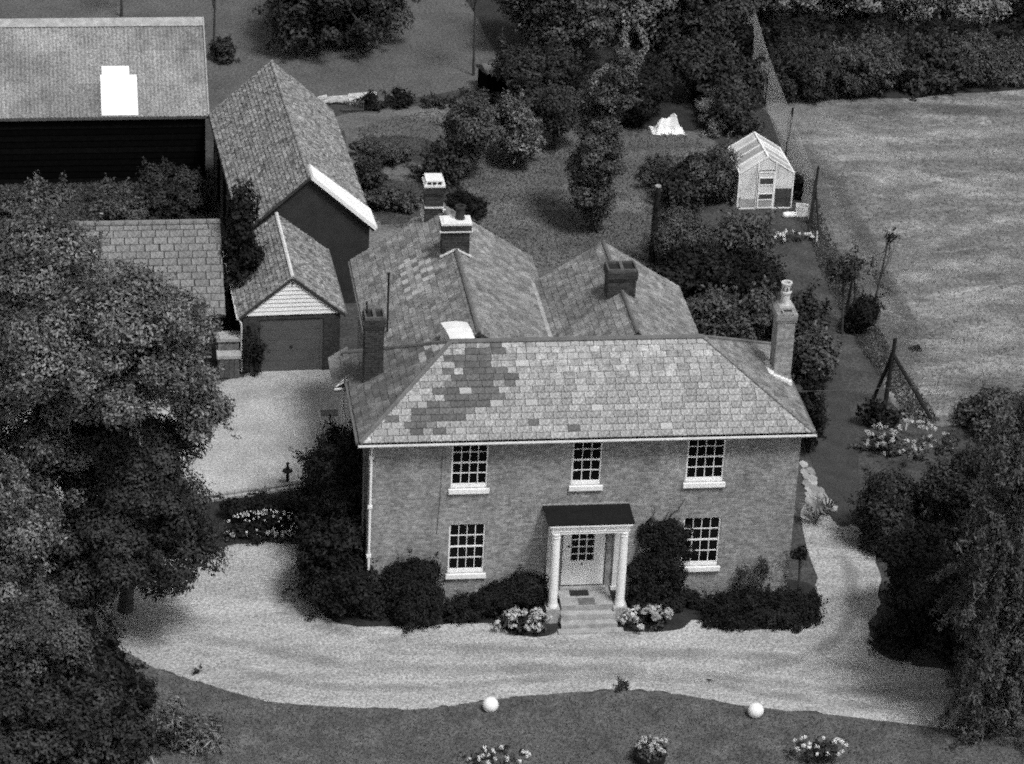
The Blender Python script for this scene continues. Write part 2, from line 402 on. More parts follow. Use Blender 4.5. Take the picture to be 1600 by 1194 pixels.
def fill(lv, c, rad, nsub, rs, L, cover=1.0, poly=None, W=None, up=0.5, hang=0.0, floor=0.02, shell=0.55, lobes=None, shoots=1.0):
    """uneven crown: several lobes inside the ellipsoid, each a crowd of leaf clumps of mixed size, with stray shoots; returns clump centres"""
    got = []; k = 0; nl = lobes or int(rng.integers(4, 8)); lob = []
    for i in range(nl):
        d = rng.normal(size=3); d /= np.linalg.norm(d); q = rng.uniform(0.48, 0.72)
        lob.append((c+d*rad*(1-q)*rng.uniform(0.85, 1.3), rad*q*rng.uniform(0.85, 1.15, 3)))
    while len(got) < nsub and k < nsub*60:
        k += 1
        lc, lr = lob[int(rng.integers(nl))]
        d = rng.normal(size=3); d /= np.linalg.norm(d); rr = rs*(0.35+0.95*rng.random()**1.4)
        p = lc+d*np.maximum(lr-rr*0.6, lr*0.3)*rng.uniform(0.35, 1.0)**0.4
        if p[2] < floor+rr*0.3: continue
        if poly is not None:
            e = PX(p)[0]; k_ = rr/mpp(p)*0.85
            if not inside(poly, np.array([e, e+(k_, 0), e+(0, -k_), e+(k_*.7, -k_*.7)])).all(): continue
        got.append((p, rr))
        lv.clump(p, np.array([rr, rr, rr*0.75])*rng.uniform(0.75, 1.3, 3), 26*rr*rr/(L*L)*cover, L, W, up, shell, tint=rng.uniform(0.05, 0.95), hang=hang)
        if rng.random() < 0.45*shoots:
            o = (p-c)/rad; o = o/(np.linalg.norm(o)+1e-6)+rng.normal(size=3)*0.45+np.array([0, 0, 0.35]); o /= np.linalg.norm(o); ln = rr*rng.uniform(0.7, 1.7); m_ = max(6, int(ln/L*7))
            q = rng.random(m_); pos = p+o*(rr*0.6+q[:, None]*ln)+rng.normal(size=(m_, 3))*L*0.45
            nr = rng.normal(size=(m_, 3))*0.6+np.array([0, 0, up]); nr /= np.linalg.norm(nr, axis=1, keepdims=True)
            lv.add(pos, nr, rng.normal(size=(m_, 3))*0.5+o, L*rng.uniform(0.7, 1.2, m_), (W or L*0.55), np.clip(rng.uniform(0.2, 0.9)+rng.normal(size=m_)*0.2, 0, 1))
    return got
def limbs(mb, base, top, targets, r0, n=7):
    base, top = Vector(base), Vector(top)
    side = Vector((random.uniform(-1, 1), random.uniform(-1, 1), 0))*r0
    mb.tube([base-Vector((0, 0, 0.15)), base.lerp(top, 0.12), base.lerp(top, 0.5)+side, top], [r0*1.35, r0, r0*0.8, r0*0.55], 8)
    for t in targets:
        t = Vector(t); f = random.uniform(0.45, 1.0); s = base.lerp(top, f); m_ = s.lerp(t, 0.5)+Vector((0, 0, -0.06*(t-s).length))+Vector((random.uniform(-.2, .2), random.uniform(-.2, .2), 0))
        mb.tube([s, m_, t], [r0*0.38, r0*0.24, r0*0.06], 5)
def bush(name, label, cat, box, ry, m, L, nsub=22, rs=None, cover=1.0, Y=None, W=None, group=None, up=0.5, poly=None, stems=True, hang=0.0, shoots=1.7, lobes=None):
    reseed(label); c, rad = ellipsoid(*box, ry, Y)
    t = thing(name, label, cat, (c[0], c[1], 0), 0, group); c0 = np.array([c[0], c[1], 0.0]); L = L*rng.uniform(.7, 1.35)
    lv = Leaves(); rs = rs or min(rad)*0.42
    got = fill(lv, c, rad*np.array([1.08, 1.05, 1.05]), int(nsub*2.2), rs, L, cover, poly, W, up, hang, shoots=shoots, lobes=lobes)
    for q in lv.q: q -= c0
    lv.build('foliage', M[m], t)
    if stems:
        mb = MB(); rz = max(0.2, c[2])
        for p, _ in got[:7]:
            a = Vector(tuple((p-c0)*0.25)); a.z = 0; b = Vector(tuple(p-c0)); mb.tube([(a.x, a.y, -0.05), a.lerp(b, 0.5)+Vector((0, 0, 0.1)), b], [0.035, 0.025, 0.01], 5)
        mb.build('stem', M['bark'], t)
    return t
def tree(name, label, foot, crowns, m, L, r0, cat='tree', group=None, cover=1.0, poly=None, hang=0.0, W=None, bark='bark', up=0.5, shell=0.55, grow=1.0):
    """crowns: (pixel box, Y, ry, n sub-clumps, sub-clump radius)"""
    reseed(label); foot = np.array([foot[0], foot[1], 0.0]); t = thing(name, label, cat, foot, 0, group)
    lv = Leaves(); tg = []; cs = []
    for box, Y, ry, n, rs in crowns:
        c, rad = ellipsoid(*box, ry, Y); rad = rad*grow; cs.append((c, rad))
        tg += [p for p, _ in fill(lv, c, rad, n, rs, L, cover, poly, W, up, hang, floor=0.5, shell=shell)]
    for q in lv.q: q -= foot
    lv.build('crown', M[m], t)
    top = max((c[2]+0.35*r[2], tuple(c)) for c, r in cs)
    mb = MB(); limbs(mb, (0, 0, 0), Vector((top[1][0]-foot[0], top[1][1]-foot[1], top[0])), [p-foot for p in tg[::max(1, len(tg)//16)]], r0)
    mb.build('trunk', M[bark], t)
    return t

# ------------------------------------------------------------------ ground sheets
def smooth(pts, n=6):
    out = []; k = len(pts)
    for i in range(k):
        p0, p1, p2, p3 = [np.array(pts[(i+j-1) % k], float) for j in range(4)]
        for s in range(n):
            t = s/n; out.append(0.5*((2*p1)+(-p0+p2)*t+(2*p0-5*p1+4*p2-p3)*t*t+(-p0+3*p1-3*p2+p3)*t**3))
    return out
def sheet(name, pixels, z, m, jitter=0.05, n=6):
    pts = smooth(pixels, n); w = []
    for p in pts:
        g = G(*p); w.append((g[0]+rng.normal()*jitter, g[1]+rng.normal()*jitter, z))
    mb = MB(); mb.poly(w); o = mb.build(name, M[m]); o['kind'] = 'structure'
    if o.data.polygons[0].normal.z < 0: o.data.flip_normals()
    return o
mb = MB(); mb.poly([(-150, -120, 0), (170, -120, 0), (170, 260, 0), (-150, 260, 0)]); mb.build('ground', M['rough'])['kind'] = 'structure'
sheet('paddock', [(322, 180), (440, 160), (600, 158), (760, 128), (860, 60), (1000, -40), (900, -200), (300, -200), (-200, -200), (-200, 60), (200, 60)], 0.006, 'paddock')
sheet('garden_lawn', [(540, 215), (530, 180), (700, 160), (780, 130), (900, 140), (1040, 195), (1120, 230), (1060, 330), (1020, 420), (1080, 520), (1000, 620), (840, 620), (700, 560), (560, 420), (545, 300)], 0.004, 'garden')
sheet('field', [(1168, 130), (1215, 200), (1252, 270), (1290, 375), (1340, 480), (1370, 560), (1400, 640), (1455, 665), (1600, 660), (1800, 640), (2000, 400), (2000, 120), (1590, 128), (1400, 150), (1230, 155)], 0.008, 'field')
sheet('gravel_drive', [(150, 1010), (200, 1022), (245, 1045), (300, 1062), (345, 1076), (400, 1092), (450, 1100), (540, 1106), (640, 1108), (700, 1104), (750, 1096), (820, 1088), (900, 1082), (970, 1079), (1040, 1083), (1100, 1092), (1160, 1103), (1250, 1113), (1350, 1123), (1480, 1139), (1640, 1155), (1800, 1170),
       (1800, 1060), (1600, 1058), (1490, 1046), (1430, 1040), (1380, 1025), (1356, 985), (1372, 940), (1370, 880), (1362, 845), (1335, 822), (1290, 800), (1250, 800), (1245, 960), (900, 930), (560, 940), (505, 930), (480, 890), (472, 852), (420, 846), (355, 850), (250, 870), (100, 880), (0, 900), (0, 1000)], 0.008, 'gravel', 0.06, 5)
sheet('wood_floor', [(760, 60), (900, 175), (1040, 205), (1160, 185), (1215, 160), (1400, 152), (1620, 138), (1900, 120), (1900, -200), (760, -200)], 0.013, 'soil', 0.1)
sheet('yard', [(300, 600), (372, 590), (402, 579), (510, 577), (540, 576), (600, 600), (580, 660), (560, 740), (470, 757), (350, 772), (200, 790), (-100, 800), (-100, 560), (200, 560)], 0.008, 'yard')
def decal(name, m, c, fade, n1=0.9):
    mm = mat(m, c*.8, c*1.2, 1.6, 0.95, 0.6, 22, 0.42, 14); n, l = mm.node_tree.nodes, mm.node_tree.links
    a = n.new('ShaderNodeAttribute'); a.attribute_name = 'fade'; tx = n.new('ShaderNodeTexCoord'); no = n.new('ShaderNodeTexNoise'); no.inputs['Scale'].default_value = n1; no.inputs['Detail'].default_value = 6
    l.new(tx.outputs['Object'], no.inputs['Vector']); q = n.new('ShaderNodeMapRange'); q.inputs[1].default_value = .28; q.inputs[2].default_value = .66; q.inputs[4].default_value = fade; l.new(no.outputs['Fac'], q.inputs[0])
    p = n.new('ShaderNodeMath'); p.operation = 'MULTIPLY'; l.new(a.outputs['Fac'], p.inputs[0]); l.new(q.outputs[0], p.inputs[1])
    tr = n.new('ShaderNodeBsdfTransparent'); mx = n.new('ShaderNodeMixShader'); l.new(p.outputs[0], mx.inputs[0]); l.new(tr.outputs[0], mx.inputs[1]); l.new(n['Principled BSDF'].outputs[0], mx.inputs[2]); l.new(mx.outputs[0], n['Material Output'].inputs[0]); return mm
TRACK = decal('track', 'worn_wheel_track', 0.20, 0.45, 0.8)
def track(pixels, width, z, name='wheel_track', m=None):
    P_ = [Vector(tuple(G(*p))) for p in pixels]; pts = []
    for i in range(len(P_)-1):
        a, b, c_, d = P_[max(0, i-1)], P_[i], P_[i+1], P_[min(len(P_)-1, i+2)]
        for k in range(8):
            t = k/8; pts.append(.5*((2*b)+(c_-a)*t+(2*a-5*b+4*c_-d)*t*t+(3*b-a-3*c_+d)*t**3))
    pts.append(P_[-1]); mb = MB(); F = [0, .7, 1, .7, 0]; fade = []; vs = []; fs = []
    for i, p in enumerate(pts):
        d = (pts[min(i+1, len(pts)-1)]-pts[max(0, i-1)]).normalized(); s_ = Vector((-d.y, d.x, 0)); e = min(1, i/6, (len(pts)-1-i)/6)
        for j in range(5): q = p+s_*width*(j-2)/4; vs.append((q.x, q.y, z)); fade.append(F[j]*e)
    for i in range(len(pts)-1):
        for j in range(4): fs.append((i*5+j, i*5+j+1, i*5+j+6, i*5+j+5))
    mb.mesh(vs, fs); o = mb.build(name, m or TRACK); o.data.attributes.new('fade', 'FLOAT', 'POINT').data.foreach_set('value', fade); o['kind'] = 'structure'
track([(240, 985), (380, 1008), (560, 1040), (760, 1048), (960, 1046), (1150, 1062), (1350, 1082), (1560, 1100)], .8, .013)
track([(330, 1035), (500, 1072), (700, 1072), (900, 1058), (1050, 1062), (1250, 1092), (1500, 1122)], .55, .016)
track([(420, 905), (460, 960), (600, 1000), (820, 1018), (1050, 1020), (1250, 1030), (1420, 1060)], .7, .019)
track([(1300, 850), (1330, 900), (1320, 980), (1250, 1030), (1100, 1058)], .6, .022)
PALE, DUN = decal('swath', 'pale_mown_swath', 0.34, 0.9, 0.9), decal('dun', 'uncut_dark_grass', 0.085, 0.75, 0.5)
for pix, w_, m_ in (([(1640, 232), (1540, 238), (1440, 243), (1400, 240)], .8, PALE), ([(1640, 272), (1530, 282), (1450, 300), (1405, 318)], .8, PALE), ([(1428, 255), (1432, 272), (1462, 276)], .6, PALE), ([(1640, 405), (1530, 412), (1440, 428), (1380, 452)], 1.3, PALE),
                    ([(1640, 462), (1540, 470), (1450, 488)], 1.2, PALE), ([(1640, 520), (1560, 528), (1440, 560)], 1.2, PALE), ([(1640, 335), (1560, 348), (1470, 370), (1420, 400)], 1.0, PALE), ([(1230, 175), (1330, 215), (1390, 275), (1350, 300)], 1.6, PALE), ([(1640, 205), (1500, 210), (1380, 205)], 1.0, PALE),
                    ([(1222, 200), (1268, 290), (1318, 400), (1372, 510), (1424, 620)], 1.6, DUN), ([(1285, 240), (1335, 340), (1390, 450), (1440, 550)], .6, DUN), ([(1640, 600), (1540, 606), (1450, 612)], 1.8, DUN), ([(1640, 180), (1450, 172), (1280, 176)], 1.0, DUN)):
    track(pix, w_*1.5, .012+.003*len([o for o in COL.objects if o.name.startswith('mown_swath')]), 'mown_swath', m_)
sheet('front_lawn', [(-100, 1025), (120, 1012), (195, 1020), (240, 1045), (300, 1064), (345, 1077), (400, 1093), (450, 1101), (540, 1107), (640, 1109), (700, 1105), (750, 1097), (820, 1089), (900, 1083), (970, 1080), (1040, 1084), (1100, 1093), (1160, 1104), (1250, 1114), (1350, 1124), (1480, 1140), (1640, 1156), (1800, 1300), (1600, 1500), (0, 1500), (-200, 1300)], 0.030, 'lawn', 0.02)
sheet('side_path', [(1262, 560), (1300, 555), (1318, 600), (1335, 680), (1345, 760), (1338, 815), (1300, 812), (1268, 720), (1250, 640)], 0.012, 'cinder', 0.03)
sheet('flower_bed', [(350, 774), (470, 759), (560, 745), (575, 840), (480, 852), (420, 847), (355, 852), (250, 872), (200, 800)], 0.016, 'soil', 0.03)
sheet('house_bed', [(560, 930), (500, 940), (512, 965), (560, 980), (640, 978), (770, 975), (800, 992), (865, 992), (900, 940), (960, 940), (970, 985), (1055, 985), (1090, 970), (1160, 985), (1250, 978), (1280, 962), (1236, 905), (900, 900)], 0.016, 'soil', 0.03)
sheet('garden_bed', [(555, 230), (600, 212), (690, 225), (720, 290), (680, 330), (600, 350), (575, 300)], 0.010, 'rough', 0.1)
c = G(630, 268); mb = MB(); mb.lathe((c[0], c[1], 0.012), [(1.05, 0), (0.9, 0.05), (0.3, 0.09)], 24); mb.build('round_bed', M['garden'])['kind'] = 'structure'

# ------------------------------------------------------------------ the farmhouse
W_, H_, OV, D_ = 13.2, 5.94, 0.30, 2.99
TN = 1.81/2.99                                              # roof pitch of the front range
house = thing('farmhouse', 'two storey brick farmhouse with hipped slate roof and white porch', 'house', (0, 0, 0))
UP = [(2.50, 3.62), (6.17, 7.09), (9.70, 10.88)]
holes = [(a, b, 4.16, 5.78) for a, b in UP]+[(2.51, 3.63, 1.19, 2.93), (9.75, 10.93, 1.19, 2.93), (6.02, 7.40, 0.55, 2.75)]
mb = wall_open(0, W_, 0, 5.84, 0, 0.13, holes)
mb.build('front_wall', M['brick'], house)
mb = MB()
mb.poly([(0, 0, 0), (0, 0, 5.84), (0, 5.4, 5.84), (0, 5.4, 0)]); mb.poly([(W_, 0, 0), (W_, 5.4, 0), (W_, 5.4, 5.84), (W_, 0, 5.84)])
mb.box(0.80, 6.40, 5.4, 12.3, 0, 5.84); mb.box(6.3, 11.0, 5.3, 9.9, 0, 5.84)
mb.prism([(0.80, 5.84), (6.40, 5.84), (3.6, 7.6)], 12.0, 12.3); mb.prism([(6.3, 5.84), (11.0, 5.84), (8.6, 7.4)], 9.6, 9.9)
mb.build('flank_wall', M['brick_flank'], house)

def ridge_bar(parent, p, q, r, m='lead', name='hip_capping'):
    mb = MB(); mb.tube([p, q], r, 7); mb.build(name, M[m], parent, smooth=False)
# front range roof: hipped deck, then slates
Zr = H_+1.81; X0, X1, Y0, Y1, Ym = -OV, W_+OV, -OV, 2*D_-OV, D_-OV
AL, AR = (X0+D_, Ym, Zr), (X1-D_, Ym, Zr)
roof = MB().mesh([(X0, Y0, H_), (X1, Y0, H_), (X1, Y1, H_), (X0, Y1, H_), AL, AR], [(0, 1, 5, 4), (1, 2, 5), (2, 3, 4, 5), (3, 0, 4), (3, 2, 1, 0)]).build('roof', M['deck'], house)
SL = math.hypot(D_, 1.81); UV = Vector((0, D_, 1.81)).normalized(); LEN = X1-X0
poly = [(0, 0), (LEN, 0), (LEN-D_, SL), (D_, SL)]
GA, SW = SL/15.0, 0.36
DARK = [(700, 556), (732, 540), (786, 540), (784, 590), (778, 622), (760, 640), (722, 640), (706, 672), (640, 682), (618, 668), (628, 646), (660, 628), (690, 610), (698, 590)]
f = plane_fn((X0, Y0, H_+0.004), (1, 0, 0), UV)
variants = {}
for key in ('slate', 'slate_dark', 'slate_pale', 'slate_mid'):
    for i in range(7):
        v = MB(); w = SW-0.018
        slate_solid(v, lambda a, b, h: Vector((a, b, h)), -w/2, w/2, -w/2, w/2, 0, GA+0.012, 0.030+0.016*random.random(), (i+0.5)/7, random.uniform(-0.004, 0.004))
        variants[key, i] = v.data('slate', M[key])
Nn = Vector((1, 0, 0)).cross(UV); rot = Matrix((Vector((1, 0, 0)), UV, Nn)).transposed().to_4x4()
rest = {'slate': MB(), 'slate_dark': MB(), 'slate_pale': MB(), 'slate_mid': MB()}; single = 0; rnd = random.Random(5)
for row, a0, b0, a1, b1, v0, v1, full, q in slate_rows(poly, SW, GA, 3, 0.24):
    p = f((a0+b0)/2, (v0+v1)/2, 0); px = PX(np.array(p))[0]+np.array([rnd.gauss(0, 11), rnd.gauss(0, 5)])
    key = ('slate_dark' if q < .74 else 'slate_mid') if inside(DARK, px)[0] and q < 0.96 else ('slate_dark' if q < 0.012 else ('slate_pale' if q > 0.95 or (row == 14 and q > 0.4) else 'slate'))
    if full and single < 300:
        o = link('slate', variants[key, rnd.randrange(7)], roof); o.matrix_basis = Matrix.Translation(f((a0+b0)/2, v0, 0.001)) @ rot @ Matrix.Diagonal(((b0-a0)/(SW-0.018), 1, 1, 1)); single += 1
    else:
        slate_solid(rest[key], f, a0, b0, a1, b1, v0, v1, rnd.uniform(0.024, 0.036), rnd.random(), rnd.uniform(-0.004, 0.004))
for key, mb in rest.items():
    if mb.v: mb.build('slate_field', M[key], roof, kind='stuff')
# hip ends and back slope
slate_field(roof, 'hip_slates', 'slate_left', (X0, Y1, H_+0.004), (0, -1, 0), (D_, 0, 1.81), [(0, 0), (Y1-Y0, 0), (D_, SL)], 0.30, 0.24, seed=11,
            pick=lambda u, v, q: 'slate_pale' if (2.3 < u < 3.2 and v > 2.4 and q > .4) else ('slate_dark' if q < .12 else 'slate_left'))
slate_field(roof, 'hip_slates', 'slate_rear', (X1, Y0, H_+0.004), (0, 1, 0), (-D_, 0, 1.81), [(0, 0), (Y1-Y0, 0), (D_, SL)], 0.30, 0.24, seed=12)
slate_field(roof, 'back_slates', 'slate_rear', (X1, Y1, H_+0.004), (-1, 0, 0), (0, -D_, 1.81), poly, 0.30, 0.24, seed=13)
ridge_bar(roof, (AL[0], Ym, Zr+0.03), (AR[0], Ym, Zr+0.03), 0.085, 'lead', 'ridge_capping')
for a, b, m_ in (((X0, Y0, H_+.02), (AL[0], Ym, Zr+.02), 'lead'), ((X1, Y0, H_+.02), (AR[0], Ym, Zr+.02), 'slate_rear'), ((X0, Y1, H_+.02), (AL[0], Ym, Zr+.02), 'lead'), ((X1, Y1, H_+.02), (AR[0], Ym, Zr+.02), 'lead')):
    ridge_bar(roof, a, b, 0.075, m_)
# white lead saddle behind the ridge
mb = MB(); q = [(2.52, 3.95), (3.35, 3.95), (3.46, 2.74), (2.70, 2.74)]
for k in range(5):
    a, b = k/5, (k+1)/5
    def at(s, t_): 
        x = (1-t_)*(q[0][0]*(1-s)+q[1][0]*s)+t_*(q[3][0]*(1-s)+q[2][0]*s); return (x, q[0][1]*(1-t_)+q[2][1]*t_, 7.80+0.06*math.sin(math.pi*t_)+0.05*math.sin(math.pi*s))
    mb.poly([at(a, 1), at(b, 1), at(b, 0.5), at(a, 0.5)]); mb.poly([at(a, .5), at(b, .5), at(b, 0), at(a, 0)])
mb.poly([at(0, 1), at(0, .5), at(0, 0), (2.52, 3.95, 7.2), (2.7, 2.74, 7.6)])
mb.build('lead_saddle', M['lead_white'], roof)
# small roof over the recess beside the left chimney
ext = MB().mesh([(-0.72, 3.95, 5.62), (-0.72, 6.0, 5.62), (-0.1, 6.0, 6.02), (-0.1, 3.95, 6.02), (-0.72, 3.95, 5.5), (-0.72, 6.0, 5.5), (-0.1, 6.0, 5.5), (-0.1, 3.95, 5.5)],
                [(1, 0, 3, 2), (0, 4, 7, 3), (0, 1, 5, 4), (1, 2, 6, 5), (4, 5, 6, 7)]).build('side_roof', M['deck'], house)
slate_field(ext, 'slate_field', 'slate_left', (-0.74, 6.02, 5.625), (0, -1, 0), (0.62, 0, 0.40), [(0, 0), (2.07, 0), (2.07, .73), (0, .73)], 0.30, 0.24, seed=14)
MB().mesh([(-.70, 3.90, 5.66), (-.08, 3.86, 6.06), (-.08, 4.12, 6.08), (-.45, 4.05, 5.86)], [(0, 1, 2, 3)]).bar((-.72, 3.88, 5.62), (-.1, 3.88, 5.64), .05).build('flashing', M['lead_white'], ext)
MB().tube([(-.45, 3.82, 5.6), (-.45, 3.80, 4.9), (-.2, 3.5, 4.4)], .04).build('waste_pipe', M['white_dim'], house)
# rear wing under a gabled roof, ridge running away from the front
def gable_roof(parent, name, xr, zr, hw, ya, yb, ze, mL, mR, w, g, seed, pickL=None, th=0.022, cap='lead', thick=0.10):
    r = MB().prism([(xr-hw, ze), (xr, zr), (xr+hw, ze), (xr+hw-.02, ze-thick), (xr, zr-thick*1.3), (xr-hw+.02, ze-thick)], ya, yb).build(name, M['deck'], parent)
    sl = math.hypot(hw, zr-ze); L = yb-ya
    slate_field(r, 'left_slates', mL, (xr-hw, yb, ze+.004), (0, -1, 0), (hw, 0, zr-ze), [(0, 0), (L, 0), (L, sl), (0, sl)], w, g, th, seed, pickL)
    slate_field(r, 'right_slates', mR, (xr+hw, ya, ze+.004), (0, 1, 0), (-hw, 0, zr-ze), [(0, 0), (L, 0), (L, sl), (0, sl)], w, g, th, seed+1)
    if cap: ridge_bar(r, (xr, ya, zr+.02), (xr, yb, zr+.02), 0.07, cap, 'ridge_capping')
    return r
ZA, ZB = 7.91, 7.61
wingA = gable_roof(house, 'rear_roof', 3.59, ZA, 3.06, 3.0, 12.62, H_, 'slate_rear', 'slate_rear', 0.30, 0.23, 21,
    pickL=lambda u, v, q: ('slate_pale' if (2.2 < u < 5.0 and 1.55 < v < 2.75 and (u/0.60) % 1 < 0.6) else 'slate_rear'))
wingB = gable_roof(house, 'rear_roof', 8.60, ZB, 2.62, 3.4, 10.12, H_, 'slate_rear', 'slate_rear', 0.30, 0.23, 31)
MB().bar((6.32, 3.8, 6.20), (6.32, 10.0, 6.20), 0.19, 0.05).build('valley_gutter', M['stone'], wingA)
MB().bar((.49, 5.9, 5.86), (.49, 12.6, 5.86), .07, .08).build('gutter', M['lead'], house)
# gutters and pipes
mb = MB()
for k in range(1): mb.prism([(-0.30, 5.885), (-0.41, 5.885), (-0.41, 5.86), (-0.385, 5.835), (-0.32, 5.835), (-0.30, 5.85)], -0.36, 13.58, 'x')
mb.build('gutter', M['white_dim'], house)
MB().bar((-.36, -.12, 5.85), (-.36, 5.6, 5.85), .1, .09).build('gutter', M['lead'], house)
MB().bar((13.56, -.12, 5.85), (13.56, 5.6, 5.85), .1, .09).build('gutter', M['lead'], house)
MB().prism([(-0.29, 5.83), (-0.02, 5.83), (-0.02, 5.86), (-0.29, 5.86)], -.2, 13.4, 'x').build('soffit', M['dark_wood'], house)
mb = MB().tube([(0.07, -.34, 5.82), (0.07, -.09, 5.62), (0.07, -.07, 5.3), (0.07, -.07, 0.05)], .042, 8)
for z in (5.3, 3.6, 1.9): mb.box(.0, .14, -.12, -.015, z, z+.09)
mb.build('downpipe', M['white'], house)
MB().tube([(-.09, .35, 5.7), (-.09, .35, 0.1)], .04, 7).build('downpipe', M['lead'], house)
MB().tube([(2.22, -.012, 5.8), (2.2, -.012, 4.2), (2.13, -.012, 2.6)], .007, 5).build('cable', M['post_wood'], house)

# sash windows
def sash(x0, x1, z0, z1, cols, rows, deep):
    w = part('window', house)
    mb = MB(); d0, d1 = 0.045, 0.10; t = 0.05
    mb.box(x0, x0+t, d0, d1, z0, z1); mb.box(x1-t, x1, d0, d1, z0, z1); mb.box(x0+t, x1-t, d0, d1, z1-t, z1); mb.box(x0+t, x1-t, d0, d1, z0, z0+0.13)
    zm = (z0+0.13+z1-t)/2; mb.box(x0+t, x1-t, d0+.008, d1-.005, zm-.022, zm+.022)
    mb.build('frame', M['white'], w)
    MB().box(x0-.06, x1+.06, -.09, .045, z0-.15, z0-.002).build('sill', M['white'], w)
    gx0, gx1, gz0, gz1 = x0+t, x1-t, z0+.13, z1-t
    bars = MB()
    for i in range(1, cols):
        x = gx0+(gx1-gx0)*i/cols; bars.box(x-.011, x+.011, .062, .092, gz0, gz1)
    for j in range(1, rows):
        if j*2 == rows: continue
        z = gz0+(gz1-gz0)*j/rows; bars.box(gx0, gx1, .0645, .0915, z-.011, z+.011)
    bars.build('glazing_bar', M['white'], w)
    pw, ph = (gx1-gx0)/cols, (gz1-gz0)/rows
    me = MB().box(-pw/2+.012, pw/2-.012, -.003, .003, -ph/2+.012, ph/2-.012).data('pane', M['glass'])
    for i in range(cols):
        for j in range(rows):
            o = link('pane', me, w); o.location = (gx0+(i+.5)*pw, .096, gz0+(j+.5)*ph)
            o.rotation_euler = (random.uniform(-.006, .006), 0, random.uniform(-.006, .006))
for a, b in UP: sash(a, b, 4.16, 5.78, 3 if b-a < 1 else 4, 4, True)
sash(2.51, 3.63, 1.19, 2.93, 4, 4, True); sash(9.75, 10.93, 1.19, 2.93, 4, 4, True)

# front door
door = part('front_door', house)
mb = wall_open(6.05, 7.37, .62, 2.75, .06, .10, [(6.31, 7.03, 1.46, 2.48)]); mb.build('door_leaf', M['white'], door)
mb = MB(); gx0, gx1, gz0, gz1 = 6.31, 7.03, 1.46, 2.48
for i in (1, 2): mb.box(gx0+(gx1-gx0)*i/3-.016, gx0+(gx1-gx0)*i/3+.016, .062, .088, gz0, gz1)
for j in (1, 2, 3): mb.box(gx0, gx1, .0635, .087, gz0+(gz1-gz0)*j/4-.016, gz0+(gz1-gz0)*j/4+.016)
mb.build('glazing_bar', M['white'], door)
me = MB().box(-.105, .105, -.003, .003, -.11, .11).data('pane', M['glass'])
for i in range(3):
    for j in range(4): link('pane', me, door).location = (gx0+.24*(i+.5), .094, gz0+.255*(j+.5))
for x, z in ((6.66, 1.375), (6.235, 2.0)): MB().lathe((x, .02, z), [(.0, -.035), (.03, -.02), (.035, 0), (.03, .02), (.0, .035)], 10).build('knob', M['iron'], door)
# porch
porch = part('porch', house)
mb = MB().mesh([(5.36, -1.20, 3.46), (8.0, -1.20, 3.46), (8.02, -.004, 3.50), (5.34, -.004, 3.50), (5.36, -1.20, 3.435), (8.0, -1.20, 3.435), (8.02, -.004, 3.435), (5.34, -.004, 3.435)], [(0, 1, 2, 3), (4, 5, 1, 0), (5, 6, 2, 1), (7, 4, 0, 3), (7, 6, 5, 4)]); mb.build('canopy_roof', M['lead_dark'], porch)
MB().box(5.34, 8.02, -.03, -.003, 3.502, 3.535).build('flashing', M['stone'], porch)
mb = MB().box(5.50, 7.86, -1.10, -.86, 3.09, 3.31); mb.box(5.44, 7.92, -1.16, -.80, 3.31, 3.38); mb.box(5.41, 7.95, -1.195, -.78, 3.38, 3.434); mb.box(5.47, 7.89, -1.125, -.84, 3.18, 3.205)
for x in (5.50, 7.62): mb.box(x, x+.24, -.86, -.003, 3.09, 3.434)
mb.build('entablature', M['white'], porch)
for x in (5.65, 7.73):
    MB().lathe((x, -.98, 0), [(.16, .50), (.16, .56), (.155, .58), (.148, .62), (.14, .66), (.138, 1.6), (.128, 2.91), (.142, 2.94), (.142, 2.98), (.13, 2.99), (.15, 3.04), (.155, 3.088)], 20).build('column', M['white'], porch, smooth=False)
    MB().box(x-.21, x+.21, -1.19, -.77, 0, .498).build('plinth', M['stone'], porch)
for x in (5.55, 7.62):
    MB().box(x, x+.22, -.10, -.003, .62, 3.088).box(x-.04, x+.26, -.13, -.003, .50, .62).build('pilaster', M['white_dim'], porch)
    MB().box(x-.02, x+.24, -.14, -.003, 0, .498).build('plinth', M['brick_dark'], porch)
MB().box(5.92, 7.53, -1.06, -.003, 0, .547).build('porch_floor', M['paving'], porch)
MB().box(6.0, 7.42, -.16, -.001, .549, .62).build('threshold', M['stone'], porch)
MB().box(5.88, 7.57, -1.32, -1.062, 0, .37).build('step', M['stone'], porch); MB().box(5.86, 7.59, -1.60, -1.322, 0, .19).build('step', M['stone'], porch)
MB().box(5.74, 7.75, -1.86, -1.602, 0, .06).build('step', M['stone'], porch)
me = MB().box(-.26, .26, -.20, .20, 0, .006).data('floor_tile', M['paving'])
for i in range(3):
    for j in range(2):
        o = link('floor_tile', me if (i+j) % 2 == 0 else MB().box(-.26, .26, -.20, .20, 0, .006).data('floor_tile', M['lead'] if i == 1 else M['stone']), porch); o.location = (6.19+i*.535, -.83+j*.42, .547)
dm = MB().box(6.28, 6.86, -.50, -.19, .5545, .572).build('door_mat', M['dark_mat']); tag(dm, 'black door mat lying on the porch floor before the white door', 'mat')

